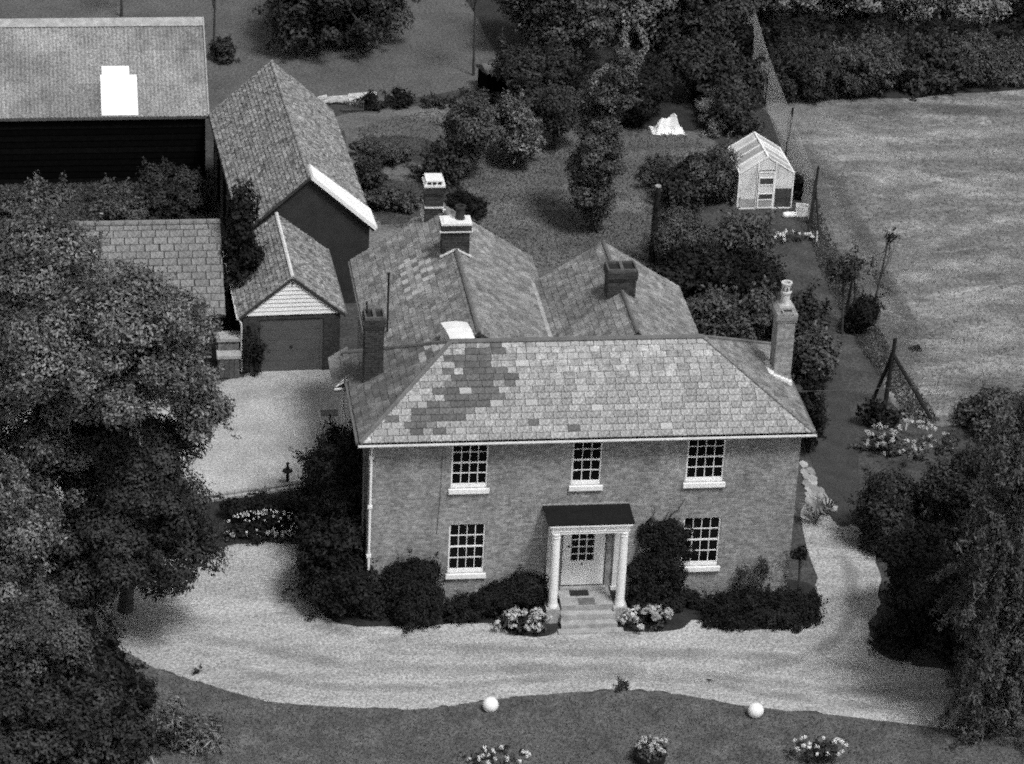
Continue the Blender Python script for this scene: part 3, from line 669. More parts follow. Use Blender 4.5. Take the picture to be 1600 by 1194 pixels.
# chimneys
def chimney(x0, x1, y0, y1, z0, z1, m, corbel=0.05, flues=0, cap=None, name='chimney'):
    c = MB().box(x0, x1, y0, y1, z0, z1-.30); k = corbel
    c.box(x0-k*.5, x1+k*.5, y0-k*.5, y1+k*.5, z1-.299, z1-.22); c.box(x0-k, x1+k, y0-k, y1+k, z1-.219, z1-.002)
    c = c.build(name, M[m], house)
    if flues:
        n = flues; w = (x1-x0+2*k-.06)/n
        mb = MB()
        for i in range(n):
            a, b = x0-k+.03+i*w, x0-k+.03+(i+1)*w
            mb.box(a, a+.05, y0-k+.03, y1+k-.03, z1, z1+.10); mb.box(b-.05, b, y0-k+.03, y1+k-.03, z1, z1+.10)
            mb.box(a+.05, b-.05, y0-k+.03, y0-k+.09, z1, z1+.10); mb.box(a+.05, b-.05, y1+k-.09, y1+k-.03, z1, z1+.10)
        mb.build('flue_rim', M['stone'] if m != 'brick_dark' else M['post_wood'], c)
        MB().box(x0-k+.07, x1+k-.07, y0-k+.08, y1+k-.08, z1-.001, z1+.012).build('flue', M['dark_mat'], c)
    if cap: MB().box(x0-k-.01, x1+k+.01, y0-k-.01, y1+k+.01, z1, z1+.07).box(x0+.02, x1-.02, y0+.02, y1-.02, z1+.07, z1+.10).build('cap', M[cap], c)
    return c
c = chimney(.12, .70, 3.10, 3.75, 5.7, 8.34, 'brick_dark', .045, 2)
MB().tube([(.2, 3.6, 8.3), (.2, 3.6, 8.75)], .03, 6).build('flue_pipe', M['iron'], c)
MB().box(-.05, .76, 3.02, 3.098, 5.92, 6.0).build('flashing', M['lead'], c)
c = chimney(12.87, 13.42, 2.85, 3.50, 5.6, 8.42, 'brick', .05, 0)
MB().prism([(12.82, 8.42), (13.47, 8.42), (13.36, 8.56), (12.93, 8.56)], 2.98, 3.55).build('flaunching', M['stone'], c)
MB().box(12.98, 13.33, 2.79, 2.97, 8.42, 8.50).build('flue_rim', M['stone'], c); MB().box(13.02, 13.29, 2.82, 2.95, 8.501, 8.51).build('flue', M['dark_mat'], c)
p = MB().lathe((13.14, 3.28, 8.50), [(.16, 0), (.165, .05), (.14, .10), (.135, .42), (.17, .45), (.17, .50), (.15, .52), (.15, .72), (.175, .75), (.175, .80), (.12, .80), (.11, .62)], 16).build('chimney_pot', M['pot_cream'], c)
for k in range(8):
    a = 2*math.pi*k/8; MB().box(13.14+.148*math.cos(a)-.022, 13.14+.148*math.cos(a)+.022, 3.28+.148*math.sin(a)-.022, 3.28+.148*math.sin(a)+.022, 9.06, 9.18).build('louvre', M['post_wood'], c)
mb = MB()
for k in range(6): mb.box(12.72+.12*k, 12.85+.12*k, 2.70-.015*(k % 2), 2.845, 6.26-.06*k, 6.42-.055*k)
mb.box(12.70, 12.865, 2.8, 3.6, 6.25, 6.45); mb.build('flashing', M['lead_white'], c)
c = chimney(3.14, 4.02, 9.0, 9.55, 7.2, 8.80, 'brick_dark', .05, 0, 'lead_white')
MB().lathe((3.72, 9.30, 8.90), [(.17, 0), (.15, .05), (.14, .36), (.17, .38), (.17, .44), (.12, .44), (.11, .2)], 14).build('chimney_pot', M['terracotta'], c)
MB().bar((3.08, 8.98, 7.70), (3.58, 8.98, 7.97), .10, .05).bar((3.58, 8.98, 7.97), (4.08, 8.98, 7.70), .10, .05).build('flashing', M['white_dim'], c)
MB().box(3.04, 4.12, 8.93, 9.62, 8.56, 8.60).build('string_course', M['white_dim'], c)
c = chimney(2.92, 3.52, 12.1, 12.75, 7.2, 8.78, 'brick_dark', .05, 0)
MB().box(2.87, 3.57, 12.05, 12.80, 8.78, 8.85).box(2.93, 3.51, 12.10, 12.75, 8.85, 9.0).build('cap', M['lead_white'], c)
for k in range(3): MB().box(2.98+.17*k, 3.10+.17*k, 12.085, 12.099, 8.87, 8.96).build('cap_vent', M['dark_mat'], c)
MB().box(2.90, 3.54, 12.07, 12.78, 8.02, 8.07).build('string_course', M['white_dim'], c)
MB().box(2.86, 2.918, 12.2, 12.8, 7.3, 7.85).build('flashing', M['white_dim'], c); MB().box(3.50, 3.60, 12.0, 12.098, 7.6, 8.0).build('flashing', M['white_dim'], c)
c = chimney(8.12, 9.02, 6.30, 6.95, 6.9, 8.30, 'brick_dark', .05, 2)
MB().box(8.05, 9.09, 6.24, 6.296, 7.24, 7.32).build('flashing', M['lead'], c)
# vent pipe
MB().tube([(1.14, 6.3, 6.3), (1.14, 6.3, 8.40)], .032, 7).lathe((1.14, 6.3, 8.34), [(.05, 0), (.05, .08)], 8).build('vent_pipe', M['iron'], house)

# ------------------------------------------------------------------ garage
gar = thing('garage', 'small brick garage with white boarded gable and single grey door', 'garage', (-1.12, 16.2, 0), R(2.2))
HW, ZE, ZG = 1.70, 2.24, 3.63
mb = wall_open(-HW, HW, 0, ZE, 0, .14, [(-1.12, 1.12, 0, 2.06)]); mb.poly([(-HW, 0, 0), (-HW, 0, ZE), (-HW, 5.2, ZE), (-HW, 5.2, 0)]); mb.poly([(HW, 0, 0), (HW, 5.2, 0), (HW, 5.2, ZE), (HW, 0, ZE)])
mb.build('wall', M['brick_shed'], gar)
g = MB().box(-1.11, 1.11, .05, .09, .02, 2.05); 
for z in (.42, .82, 1.22, 1.62): g.box(-1.08, 1.08, .044, .05, z, z+.36, .6)
g.box(-1.1, -1.02, .036, .05, .02, 2.04); g.box(1.02, 1.1, .036, .05, .02, 2.04)
g = g.build('garage_door', M['garage_door'], gar)
MB().box(-.05, .05, .0, .034, .95, 1.0).build('handle', M['iron'], g)
MB().prism([(-HW, ZE), (HW, ZE), (0, ZG)], .02, .10).build('gable', M['white_dim'], gar)
for k in range(9):
    za, zb = ZE+(ZG-ZE)*k/9, ZE+(ZG-ZE)*(k+1)/9; wa, wb = HW*(1-k/9)-.01, max(HW*(1-(k+1)/9)-.01, .02)
    MB().mesh([(-wa, -.035, za), (wa, -.035, za), (wb, -.005, zb), (-wb, -.005, zb), (-wa, .018, za), (wa, .018, za), (wb, .018, zb), (-wb, .018, zb)],
              [(0, 1, 2, 3), (0, 4, 5, 1), (3, 2, 6, 7), (0, 3, 7, 4), (1, 5, 6, 2)]).build('weatherboard', M['white'], gar)
MB().lathe((0, -.05, ZG-.20), [(.0, -.03), (.035, -.02), (.035, .02), (.0, .03)], 8).build('vent', M['iron'], gar)
gr = gable_roof(gar, 'roof', 0, ZG+.06, HW+.18, -.08, 5.5, ZE-.06, 'pantile', 'pantile', 0.24, 0.17, 41, th=.04, cap='white_dim')
MB().bar((-HW-.2, -.1, ZE-.06), (-HW-.2, 5.4, ZE-.06), .08).tube([(-HW-.16, -.02, ZE-.1), (-HW-.06, -.05, ZE-.3), (-HW-.05, -.05, .1)], .035).build('gutter', M['white_dim'], gar)
MB().bar((HW+.2, -.1, ZE-.06), (HW+.2, 5.4, ZE-.06), .08).build('gutter', M['lead'], gar)

# ------------------------------------------------------------------ long barn behind the garage
barn = thing('long_barn', 'long tiled barn with dark gable and broad white strip along its verge', 'barn', (-.17, 21.55, 0), R(3.1))
BH, BE, BR, BL = 2.40, 3.02, 5.14, 11.2
mb = MB().poly([(-BH+.15, 0, 0), (BH-.15, 0, 0), (BH-.15, 0, BE), (0, 0, BR-.12), (-BH+.15, 0, BE)]); mb.poly([(BH-.15, 0, 0), (BH-.15, BL, 0), (BH-.15, BL, BE), (BH-.15, 0, BE)])
mb.poly([(BH-.15, BL, 0), (-BH+.15, BL, 0), (-BH+.15, BL, BE), (0, BL, BR-.12), (BH-.15, BL, BE)]); mb.build('wall', M['tar_wall'], barn)
for k in range(26): MB().box(-BH+.12, -BH+.15, .02+k*.43, .42+k*.43, .1, BE-.02, random.random()).build('board', M['tar_board'], barn)
for k in range(5): MB().box(-BH+.03, -BH+.115, .9+k*2.2, 1.06+k*2.2, 0, BE-.05).build('post', M['post_wood'], barn)
br = gable_roof(barn, 'roof', 0, BR, BH+.02, -.12, BL+.1, BE-.02, 'pantile', 'pantile', 0.22, 0.17, 51, th=.05, cap='pantile')
sl = math.hypot(BH, BR-BE); f2 = plane_fn((BH+.06, -.20, BE+.0), (0, 1, 0), (-BH-.02, 0, BR-BE+.02))
mb = MB(); k = [f2(0, 0, .09), f2(1.7, 0, .09), f2(1.25, sl-.05, .09), f2(0, sl-.05, .09), f2(0, 0, -.04), f2(1.7, 0, -.04), f2(1.25, sl-.05, -.04), f2(0, sl-.05, -.04)]
mb.mesh(k, [(0, 1, 2, 3), (4, 0, 3, 7), (4, 5, 1, 0), (5, 6, 2, 1), (7, 3, 2, 6)]); mb.build('verge_strip', M['skylight'], br)
MB().bar((-BH-.05, -.12, BE-.05), (-BH-.05, BL, BE-.05), .07).build('gutter', M['iron'], barn)

# ------------------------------------------------------------------ big barn, top left
bb = thing('big_barn', 'big black boarded barn with corrugated roof and white rooflight', 'barn', (-3.35, 33.0, 0), R(.6))
LB = 13.0
mb = MB(); mb.poly([(0, 0, 0), (0, 7.5, 0), (0, 7.5, 2.9), (0, 3.75, 5.4), (0, 0, 2.9)]); mb.poly([(-LB, .05, 0), (0, .05, 0), (0, .05, 2.9), (-LB, .05, 2.9)]); mb.build('wall', M['tar_board'], bb)
for k in range(11): MB().mesh([(-LB, -.03, .02+k*.26), (0, -.03, .02+k*.26), (0, .0, .29+k*.26), (-LB, .0, .29+k*.26), (-LB, .045, .02+k*.26), (0, .045, .02+k*.26)], [(0, 1, 2, 3), (0, 4, 5, 1)], random.random()).build('board', M['tar_board'], bb)
sl = math.hypot(3.85, 2.62); fr = plane_fn((-LB-.2, -.14, 2.86), (1, 0, 0), (0, 3.85, 2.62)); rf = part('roof', bb)
n = 170; mb = MB(); L = LB+.32
for r0, r1, lift in ((0, .34, .012), (.33, .67, .006), (.66, 1.0, 0)):
    vs = []
    for i in range(n+1):
        h = .022*math.cos(2*math.pi*i/2) if i % 2 == 0 else -.022
        vs += [fr(L*i/n, sl*r0, h+lift+.03), fr(L*i/n, sl*r1, h+lift+.03)]
    mb.mesh(vs, [(2*i, 2*i+2, 2*i+3, 2*i+1) for i in range(n)]); 
for j in range(len(mb.t)): mb.t[j] = .5+.4*math.sin(j//9*12.9898)
mb.build('corrugated_sheet', M['corrugated'], rf)
fb = plane_fn((.12, 7.72, 2.86), (-1, 0, 0), (0, -3.87, 2.62)); mb = MB(); mb.poly([fb(0, 0, 0), fb(L, 0, 0), fb(L, sl, 0), fb(0, sl, 0)]); mb.build('corrugated_sheet', M['corrugated'], rf)
MB().prism([(3.35, 5.33), (3.71, 5.56), (4.07, 5.33), (3.71, 5.50)], -LB-.2, .14, 'x').build('ridge_capping', M['stone'], rf)
MB().bar(fr(L, 0, .05), fr(L, sl, .05), .05, .12).build('verge', M['stone'], rf)
MB().bar((-LB-.2, -.17, 2.83), (.12, -.17, 2.83), .05, .10).build('fascia', M['post_wood'], rf)
def patch(a, b, c_, d, name):
    k = [fr(a, c_, .075), fr(b, c_, .075), fr(b, d, .075), fr(a, d, .075), fr(a, c_, .03), fr(b, c_, .03), fr(b, d, .03), fr(a, d, .03)]
    MB().mesh(k, [(0, 1, 2, 3), (4, 5, 1, 0), (5, 6, 2, 1), (6, 7, 3, 2), (7, 4, 0, 3)]).build(name, M['skylight'], rf)
u0 = LB+.2-4.05; patch(u0, u0+1.42, .05, sl*.42, 'rooflight'); patch(u0+.06, u0+1.14, sl*.421, sl*.51, 'rooflight')

# ------------------------------------------------------------------ cottage outbuilding behind the big tree
cot = thing('cottage', 'low outbuilding with stone tiled roof half hidden behind the big tree', 'outbuilding', (-3.55, 16.7, 0), R(.5))
LC = 6.6
mb = wall_open(-LC, 0, 0, 2.2, 0, .12, [(-1.55, -.62, 1.05, 1.95)]); mb.poly([(0, 0, 0), (0, 6.2, 0), (0, 6.2, 2.2), (0, 3.1, 4.05), (0, 0, 2.2)]); mb.poly([(-LC, 0, 0), (-LC, 0, 2.2), (-LC, 3.1, 4.05), (-LC, 6.2, 2.2), (-LC, 6.2, 0)]); mb.build('wall', M['brick_shed'], cot)
w = part('window', cot); mb = MB()
for k in range(5): mb.box(-1.55+k*.2175, -1.49+k*.2175, .03, .09, 1.05, 1.95)
mb.box(-1.5, -.66, .032, .088, 1.88, 1.95); mb.box(-1.5, -.66, .032, .088, 1.05, 1.12); mb.box(-1.5, -.66, .034, .086, 1.48, 1.53); mb.build('frame', M['white'], w)
for k in range(4):
    for j in range(2): MB().box(-1.485+k*.2175, -1.335+k*.2175, .09, .095, 1.12+j*.41, 1.48+j*.40).build('pane', M['glass'], w)
rz, re, rd = 4.16, 2.10, 3.32
cr = MB().prism([(-.22, re), (3.1, rz), (6.42, re), (3.1, rz-.2), (-.18, re-.1)], -LC-.15, .14, 'x').build('roof', M['deck'], cot)
sl = math.hypot(rd, rz-re); f3 = plane_fn((-LC-.15, -.22, re+.004), (1, 0, 0), (0, rd, rz-re)); L = LC+.29
Ur = Vector((1, 0, 0)); Vr = Vector((0, rd, rz-re)).normalized(); rot3 = Matrix((Ur, Vr, Ur.cross(Vr))).transposed().to_4x4()
cv = []
for i in range(9):
    v = MB(); w_ = .50*random.uniform(.9, 1.0)-.012; slate_solid(v, lambda a, b, h: Vector((a, b, h)), -w_/2, w_/2, -w_/2, w_/2, 0, .31, .035+.02*random.random(), (i+.5)/9, random.uniform(-.012, .012)); cv.append(v.data('tile', M['cott_tile']))
restc = MB(); k = 0
for row, a0, b0, a1, b1, v0, v1, full, q in slate_rows([(0, 0), (L, 0), (L, sl), (0, sl)], .5, .30, 8, .05):
    if full and k < 290:
        o = link('tile', cv[random.randrange(9)], cr); o.matrix_basis = Matrix.Translation(f3((a0+b0)/2, v0, .001)) @ rot3; k += 1
    else: slate_solid(restc, f3, a0, b0, a1, b1, v0, v1, .045, q)
restc.build('tile_field', M['cott_tile'], cr, kind='stuff')
me = MB().tube([(-.23, 0, 0), (.23, 0, 0)], .12, 8).data('ridge_tile', M['cott_tile'])
for i in range(14): o = link('ridge_tile', me, cr); o.location = (.14-.24-i*.48, 3.1, rz+.02); o.rotation_euler = (0, random.uniform(-.02, .02), 0)
# ------------------------------------------------------------------ greenhouse
gh = thing('greenhouse', 'small glass greenhouse with whitewashed panes standing by the field fence', 'greenhouse', (18.62, 29.6, 0), R(1))
GW, GZ, GR, GLn = 1.10, 1.54, 2.24, 2.5
fr_ = MB(); T = .05
for y in (0, GLn):
    for x in (-GW, GW): fr_.bar((x, y, 0), (x, y, GZ), T)
    fr_.bar((-GW, y, GZ), (0, y, GR), T); fr_.bar((GW, y, GZ), (0, y, GR), T); fr_.bar((-GW, y, .03), (GW, y, .03), T)
    for x in (-.36, .36): fr_.bar((x, y-.012, 0), (x, y-.012, GR-(GR-GZ)*.36/GW), T)
for x in (-GW, GW): fr_.bar((x, 0, GZ), (x, GLn, GZ), T); fr_.bar((x, 0, .03), (x, GLn, .03), T)
fr_.bar((0, 0, GR), (0, GLn, GR), .07)
for k in range(1, 4):
    y = GLn*k/4; fr_.bar((-GW, y, 0), (-GW, y, GZ), T); fr_.bar((GW, y, 0), (GW, y, GZ), T); fr_.bar((-GW, y, GZ), (0, y, GR), .06); fr_.bar((GW, y, GZ), (0, y, GR), .06)
fr_.build('frame', M['white'], gh)
for k in range(4):
    y0, y1 = GLn*k/4+.025, GLn*(k+1)/4-.025
    for s in (-1, 1):
        MB().mesh([(s*(GW-.01), y0, GZ+.01), (s*(GW-.01), y1, GZ+.01), (s*.03, y1, GR-.02), (s*.03, y0, GR-.02)], [(0, 1, 2, 3)]).build('roof_pane', M['pane_grey'] if (k+(s > 0)) % 3 else M['limed'], gh)
        for z0, z1 in ((.06, .75), (.76, GZ-.03)): MB().box(s*GW-.004, s*GW+.004, y0, y1, z0, z1).build('wall_pane', M['limed'], gh)
def gz(x): return GR-(GR-GZ)*abs(x)/GW-.03
for a, b in ((-1.07, -.39), (.39, 1.07)):
    for z0, z1, m_ in ((.06, .42, 'pane_grey' if a < 0 else 'pane_dark'), (.43, .85, 'limed' if a < 0 else 'pane_dark')): MB().box(a, b, -.004, .004, z0, z1).build('gable_pane', M[m_], gh)
    MB().prism([(a, .86), (b, .86), (b, gz(b)), (a, gz(a))], -.004, .004).build('gable_pane', M['limed'], gh)
MB().prism([(-.33, 1.66), (.33, 1.66), (.33, gz(.33)), (0, gz(0)), (-.33, gz(.33))], -.004, .004).build('gable_pane', M['limed'], gh)
gd = MB()
for x in (-.30, .30): gd.bar((x, -.06, .05), (x, -.06, 1.62), .05)
for z in (.07, .42, .68, 1.06, 1.36, 1.60): gd.bar((-.30, -.06, z), (.30, -.06, z), .045)
gd = gd.build('door', M['white'], gh)
for z0, z1, m_ in ((.09, .40, 'pane_grey'), (.44, .66, 'pane_dark'), (.70, 1.04, 'limed'), (1.08, 1.34, 'pane_dark'), (1.38, 1.58, 'limed')): MB().box(-.28, .28, -.064, -.056, z0, z1).build('pane', M[m_], gd)
# ------------------------------------------------------------------ things around the greenhouse and fence
c = G(1252, 336); t = thing('water_tank', 'white open box beside the greenhouse door', 'tank', c, R(-12))
mb = MB().box(-.24, .24, -.2, -.17, 0, .42); mb.box(-.24, .24, .17, .2, 0, .42); mb.box(-.24, -.21, -.17, .17, 0, .42); mb.box(.21, .24, -.17, .17, 0, .42); mb.build('side', M['white'], t)
MB().box(-.209, .209, -.169, .169, .02, .26).build('inside', M['dark_mat'], t)
c = G(1233, 339); mb = MB()
for k in range(4): mb.lathe((c[0]-.14+.1*k, c[1]+.03*(k % 2), 0), [(.10, 0), (.15, .06), (.13, .16), (.06, .20), (.0, .21)], 9)
tag(mb.build('plastic_sack', M['white'], smooth=True), 'crumpled white sack lying between greenhouse and white open box', 'sack')
reseed('glasshouse'); lv = Leaves()
for x_, y_ in ((-.6, .5), (.62, .6), (-.6, 1.3), (.6, 1.5)): lv.clump((18.62+x_, 29.6+y_, .75), (.28, .38, .45), 160, .12)
tag(lv.build('tomato_plants', M['leaf_mid']), 'leafy plants growing inside the whitewashed greenhouse', 'plants')
# fence of tall posts with wire netting along the field
fence = thing('field_fence', 'tall post and wire netting fence between garden and mown field', 'fence', (20.0, 28, 0))
FP = [(19.35, 12.35), (19.75, 20.0), (20.15, 28.0), (20.55, 34.5), (20.95, 40.5), (21.6, 47.5), (22.2, 54)]
FH = [2.75, 1.6, 2.5, 2.3, 2.6, 2.4, 2.4]
for (x, y), h in zip(FP[1:], FH[1:]):
    MB().tube([(x-20, y-28, -.1), (x-20+.12, y-28, h)], [.06, .045], 6).build('post', M['dark_wood'], fence)
MB().tube([(.15+.08, .02, 2.0), (-.15, -.9, 0)], .04, 6).build('stay', M['dark_wood'], fence)
MB().tube([(.15+.08, .02, 1.7), (.32, -.8, 0)], .04, 6).build('stay', M['dark_wood'], fence)
net = MB()
for (x0, y0), (x1, y1) in zip(FP[2:], FP[3:]):
    a, b = Vector((x0-20, y0-28, 0)), Vector((x1-20, y1-28, 0)); L_ = (b-a).length; nn = int(L_/.16)
    for k in range(13): net.tube([a+Vector((0, 0, .1+k*.17)), b+Vector((0, 0, .1+k*.17))], .006, 3)
    for k in range(nn):
        p = a.lerp(b, k/nn); net.tube([p+Vector((0, 0, .05)), p+Vector((0, 0, 2.16))], .006, 3)
net.build('wire_netting', M['wire'], fence, kind='stuff')
t = thing('braced_post', 'dark strainer post with two long diagonal braces at the field corner', 'post', (19.35, 12.35, 0))
MB().tube([(0, 0, -.1), (.12, 0, 2.75)], [.09, .07], 7).build('post', M['dark_wood'], t)
a = G(1363, 628); MB().tube([(.10, 0, 2.2), (a[0]-19.35, a[1]-12.35, 0)], .065, 6).build('brace', M['dark_wood'], t)
a = G(1455, 655); MB().tube([(.10, 0, 2.15), (a[0]-19.35, a[1]-12.35, 0)], .065, 6).build('brace', M['dark_wood'], t)
c = G(1415, 672); tag(MB().bar((c[0], c[1], 0), (c[0]+.02, c[1], .42), .05).build('marker_peg', M['white_dim']), 'short white peg standing in the flowers by the braced post', 'peg')
c = G(1276, 380); tag(MB().bar((c[0], c[1], 0), (c[0]-.02, c[1], .5), .05).build('marker_peg', M['white_dim']), 'pale peg at the end of the white flower row below the greenhouse', 'peg')
t = thing('utility_pole', 'wooden pole carrying the thin wire from the house', 'pole', (44, 9, 0)); MB().tube([(0, 0, -.2), (0, 0, 6.4)], [.13, .10], 8).build('shaft', M['dark_wood'], t)
pts = [Vector((13.5, 2.6, 5.85)).lerp(Vector((44, 9, 6.1)), k/14)-Vector((0, 0, 0.9*(1-(k/7-1)**2))) for k in range(15)]
tag(MB().tube(pts, .009, 4).build('overhead_wire', M['post_wood']), 'thin pale wire running from the right gable over the path and fence', 'wire')
# ivy clad post behind the right rear roof
t = thing('ivy_post', 'thick dark ivy covered post standing behind the right rear roof', 'post', (13.2, 24.6, 0))
MB().tube([(0, 0, -.1), (.06, 0, 3.2)], [.13, .10], 8).build('shaft', M['dark_wood'], t)
lv = Leaves()
for k in range(13): lv.clump((.05, 0, .3+k*.22), .17, 40, .10)
lv.build('ivy', M['leaf_black'], t)
MB().lathe((.06, 0, 3.2), [(.12, 0), (.12, .06), (.0, .1)], 8).build('cap', M['stone'], t)

# ------------------------------------------------------------------ small things in the drive and yard
for px, py, lab in ((766, 1111, 'white stone ball on the lawn edge left of the flower tub'), (1180, 1120, 'white stone ball on the lawn edge right of the flower tub')):
    c = G(px, py); t = thing('stone_ball', lab, 'stone ball', (c[0], c[1], 0), random.random()*3, 'white balls marking the lawn edge')
    pr_ = [(0, -.04)]+[(.235*math.sin(math.pi*k/14), .215-.235*math.cos(math.pi*k/14)) for k in range(1, 14)]+[(0, .45)]
    MB().lathe((0, 0, 0), pr_, 24).build('ball', M['white'], t, smooth=True); MB().lathe((0, 0, 0), [(.11, 0), (.12, .02), (.10, .045)], 14).build('foot', M['stone'], t)
c = G(1015, 1190); t = thing('flower_tub', 'dark half barrel tub filled with pale flowers on the front lawn', 'planter', (c[0], c[1], .03))
MB().lathe((0, 0, 0), [(.40, 0), (.46, .18), (.48, .34), (.44, .34), (.43, .28), (0, .28)], 20).build('barrel', M['dark_wood'], t)
for z in (.06, .26): MB().lathe((0, 0, z), [(.44+z*.14, 0), (.44+z*.14, .04)], 20).build('hoop', M['iron'], t)
lv = Leaves(); lv.clump((0, 0, .40), (.46, .46, .22), 420, .12); lv.build('foliage', M['leaf_mid'], t)
def heads(parent, pts, r, m='petal', name='flower_head', n=26):
    for p in pts:
        lv = Leaves(); lv.clump(p, r*random.uniform(.7, 1.2), n, r*.9, r*.8, up=.6, shell=.7); lv.build(name, M[m], parent)
heads(t, [(random.gauss(0, .22), random.gauss(0, .22), .56+random.uniform(-.05, .1)) for _ in range(26)], .065, 'petal_dim')
def flowers(name, label, box, ry, n, r, m='petal', leaf='leaf_dark', L=.11, cat='flowers', **k):
    t = bush(name, label, cat, box, ry, leaf, L, 12, stems=False, **k); c, rad = ellipsoid(*box, ry)
    pts = []
    for _ in range(n):
        a = random.uniform(0, 2*math.pi); q = random.random()**.5
        pts.append((rad[0]*q*math.cos(a), rad[1]*q*math.sin(a)-rad[1]*.1, c[2]+rad[2]*math.sqrt(max(0, 1-q*q))*.92+.03))
    heads(t, pts, r, m); return t
flowers('flower_clump', 'low clump of white flowers at the bottom edge left of the tub', (720, 830, 1166, 1198), .5, 22, .055)
flowers('rose_bush', 'loose rose bush with white blooms on the lawn right of the tub', (1225, 1325, 1148, 1200), .5, 20, .06)
flowers('hydrangea', 'mound of pale hydrangea left of the porch steps', (768, 868, 952, 992), .5, 17, .13, 'petal_dim', L=.13)
flowers('hydrangea', 'mound of pale hydrangea right of the porch steps', (970, 1056, 948, 988), .5, 18, .13, 'petal_dim', L=.13)
flowers('rose_bed', 'dark rose bush dotted with white blooms in the bed left of the house', (352, 475, 795, 848), .6, 60, .035, leaf='leaf_black')
for k, (a, b) in enumerate(((384, 412), (412, 438), (436, 462), (350, 372))):
    flowers('edging_plant', ['leftmost but one', 'middle', 'rightmost', 'leftmost'][k]+' pale edging plant along the drive under the dark roses', (a, b, 830, 848), .25, 8, .06, 'petal_dim', cat='plant', group='pale edging plants by the drive')
flowers('border_flowers', 'pale flowering shrubs at the top of the right hand hedge', (1345, 1490, 655, 722), 1.2, 60, .07, 'petal_dim', 'leaf_mid', .13)
flowers('white_flower_row', 'row of white flowers below the greenhouse', (1204, 1274, 362, 380), .4, 16, .07)
bush('edge_plant', 'small plant with one pale bloom at the middle of the lawn edge', 'plant', (960, 982, 1060, 1084), .2, 'leaf_dark', .08, 8, stems=False)
bush('lily_clump', 'leafy clump with pale plume on the lawn at the lower left', 'plant', (235, 375, 1095, 1182), .9, 'leaf_ash', .2, 26, W=.05)
t = bush('plume_bush', 'small pale plume flower bush beside the leafy lawn clump', 'plant', (252, 296, 1092, 1135), .35, 'leaf_pale', .12, 12, stems=False)
bush('weed_tuft', 'small dark weed tuft on the drive edge at the left', 'plant', (302, 318, 1040, 1056), .12, 'leaf_dark', .07, 5, stems=False)
# lantern on the low wall at the yard
c = G(449, 757); t = thing('lantern_post', 'small black lantern post standing at the yard edge', 'lamp', (c[0], c[1], 0))
MB().tube([(0, 0, -.05), (0, 0, .44)], .055, 7).build('post', M['iron'], t)
MB().lathe((0, 0, .44), [(.06, 0), (.17, .05), (.17, .09), (.06, .12), (.04, .3), (.07, .34), (.0, .42)], 10).build('head', M['iron'], t)
c = G(515, 646); tag(MB().box(c[0]-.3, c[0]+.28, c[1]-.22, c[1]+.22, .008, .03).build('drain_cover', M['lead']), 'dark rectangular drain cover let into the pale yard', 'drain cover')
bush('clipped_hedge', 'low dark clipped hedge between kerb and white dotted rose bush', 'hedge', (330, 490, 768, 822), .55, 'leaf_black', .09, 70, rs=.22, shoots=.3)
kerb = thing('bed_kerb', 'low brick kerb between pale yard and dark flower bed', 'kerb', (0, 0, 0))
ka, kb = G(300, 782), G(475, 757)
for k in range(16):
    for r_ in (0, 1):
        p, q = ka+(kb-ka)*k/16, ka+(kb-ka)*(k+.93)/16; MB().bar((p[0], p[1]-.24*r_, .05+.0*r_), (q[0], q[1]-.24*r_, .05), .16, .16-.05*r_).build('kerb_stone', M['paving'] if r_ == 0 else M['stone'], kerb)
# stone coal bunker and bits left of the garage
t = thing('coal_bunker', 'low brick bunker with pale stone slab lid left of the garage', 'bunker', (-3.32, 16.05, 0))
MB().box(-.36, .36, -.3, .6, 0, .78).build('wall', M['brick_flank'], t); MB().box(-.42, .42, -.36, .66, .782, .9).build('lid', M['stone'], t); MB().box(-.36, .36, .1, .62, .902, 1.25).build('hood', M['brick_flank'], t); MB().box(-.42, .42, .05, .7, 1.252, 1.36).build('hood_slab', M['stone'], t)
for k in range(4): MB().box(-.33+.17*k, -.18+.17*k, -.34, -.302, .05, .74).build('board', M['post_wood'], t)
bush('wall_creeper', 'dark creeper growing up the left corner of the garage front', 'plant', (378, 416, 505, 592), .35, 'leaf_black', .12, 16)

# crazy paving and sword plant beside the right wall
pv = thing('crazy_paving', 'patch of irregular pale paving beside the right house wall', 'paving', (14.0, 6.5, 0))
for gx in range(5):
    for gy in range(8):
        px, py = 1256+gx*11+gy*1.5, 728+gy*9.5
        if px > 1262+gy*6.5: continue
        c = G(px+random.uniform(-2, 2), py+random.uniform(-2, 2)); n = random.choice((5, 6)); a0 = random.random()*6
        pr_ = [(c[0]-14+.15*random.uniform(.8, 1.3)*math.cos(a0+2*math.pi*i/n), c[1]-6.5+.26*random.uniform(.8, 1.3)*math.sin(a0+2*math.pi*i/n)) for i in range(n)]
        h = .035+.02*random.random(); MB().mesh([(x, y, 0) for x, y in pr_]+[(x, y, h) for x, y in pr_], [tuple(range(n, 2*n))]+[(i, (i+1) % n, n+(i+1) % n, n+i) for i in range(n)], random.random()).build('flagstone', M['paving'], pv)
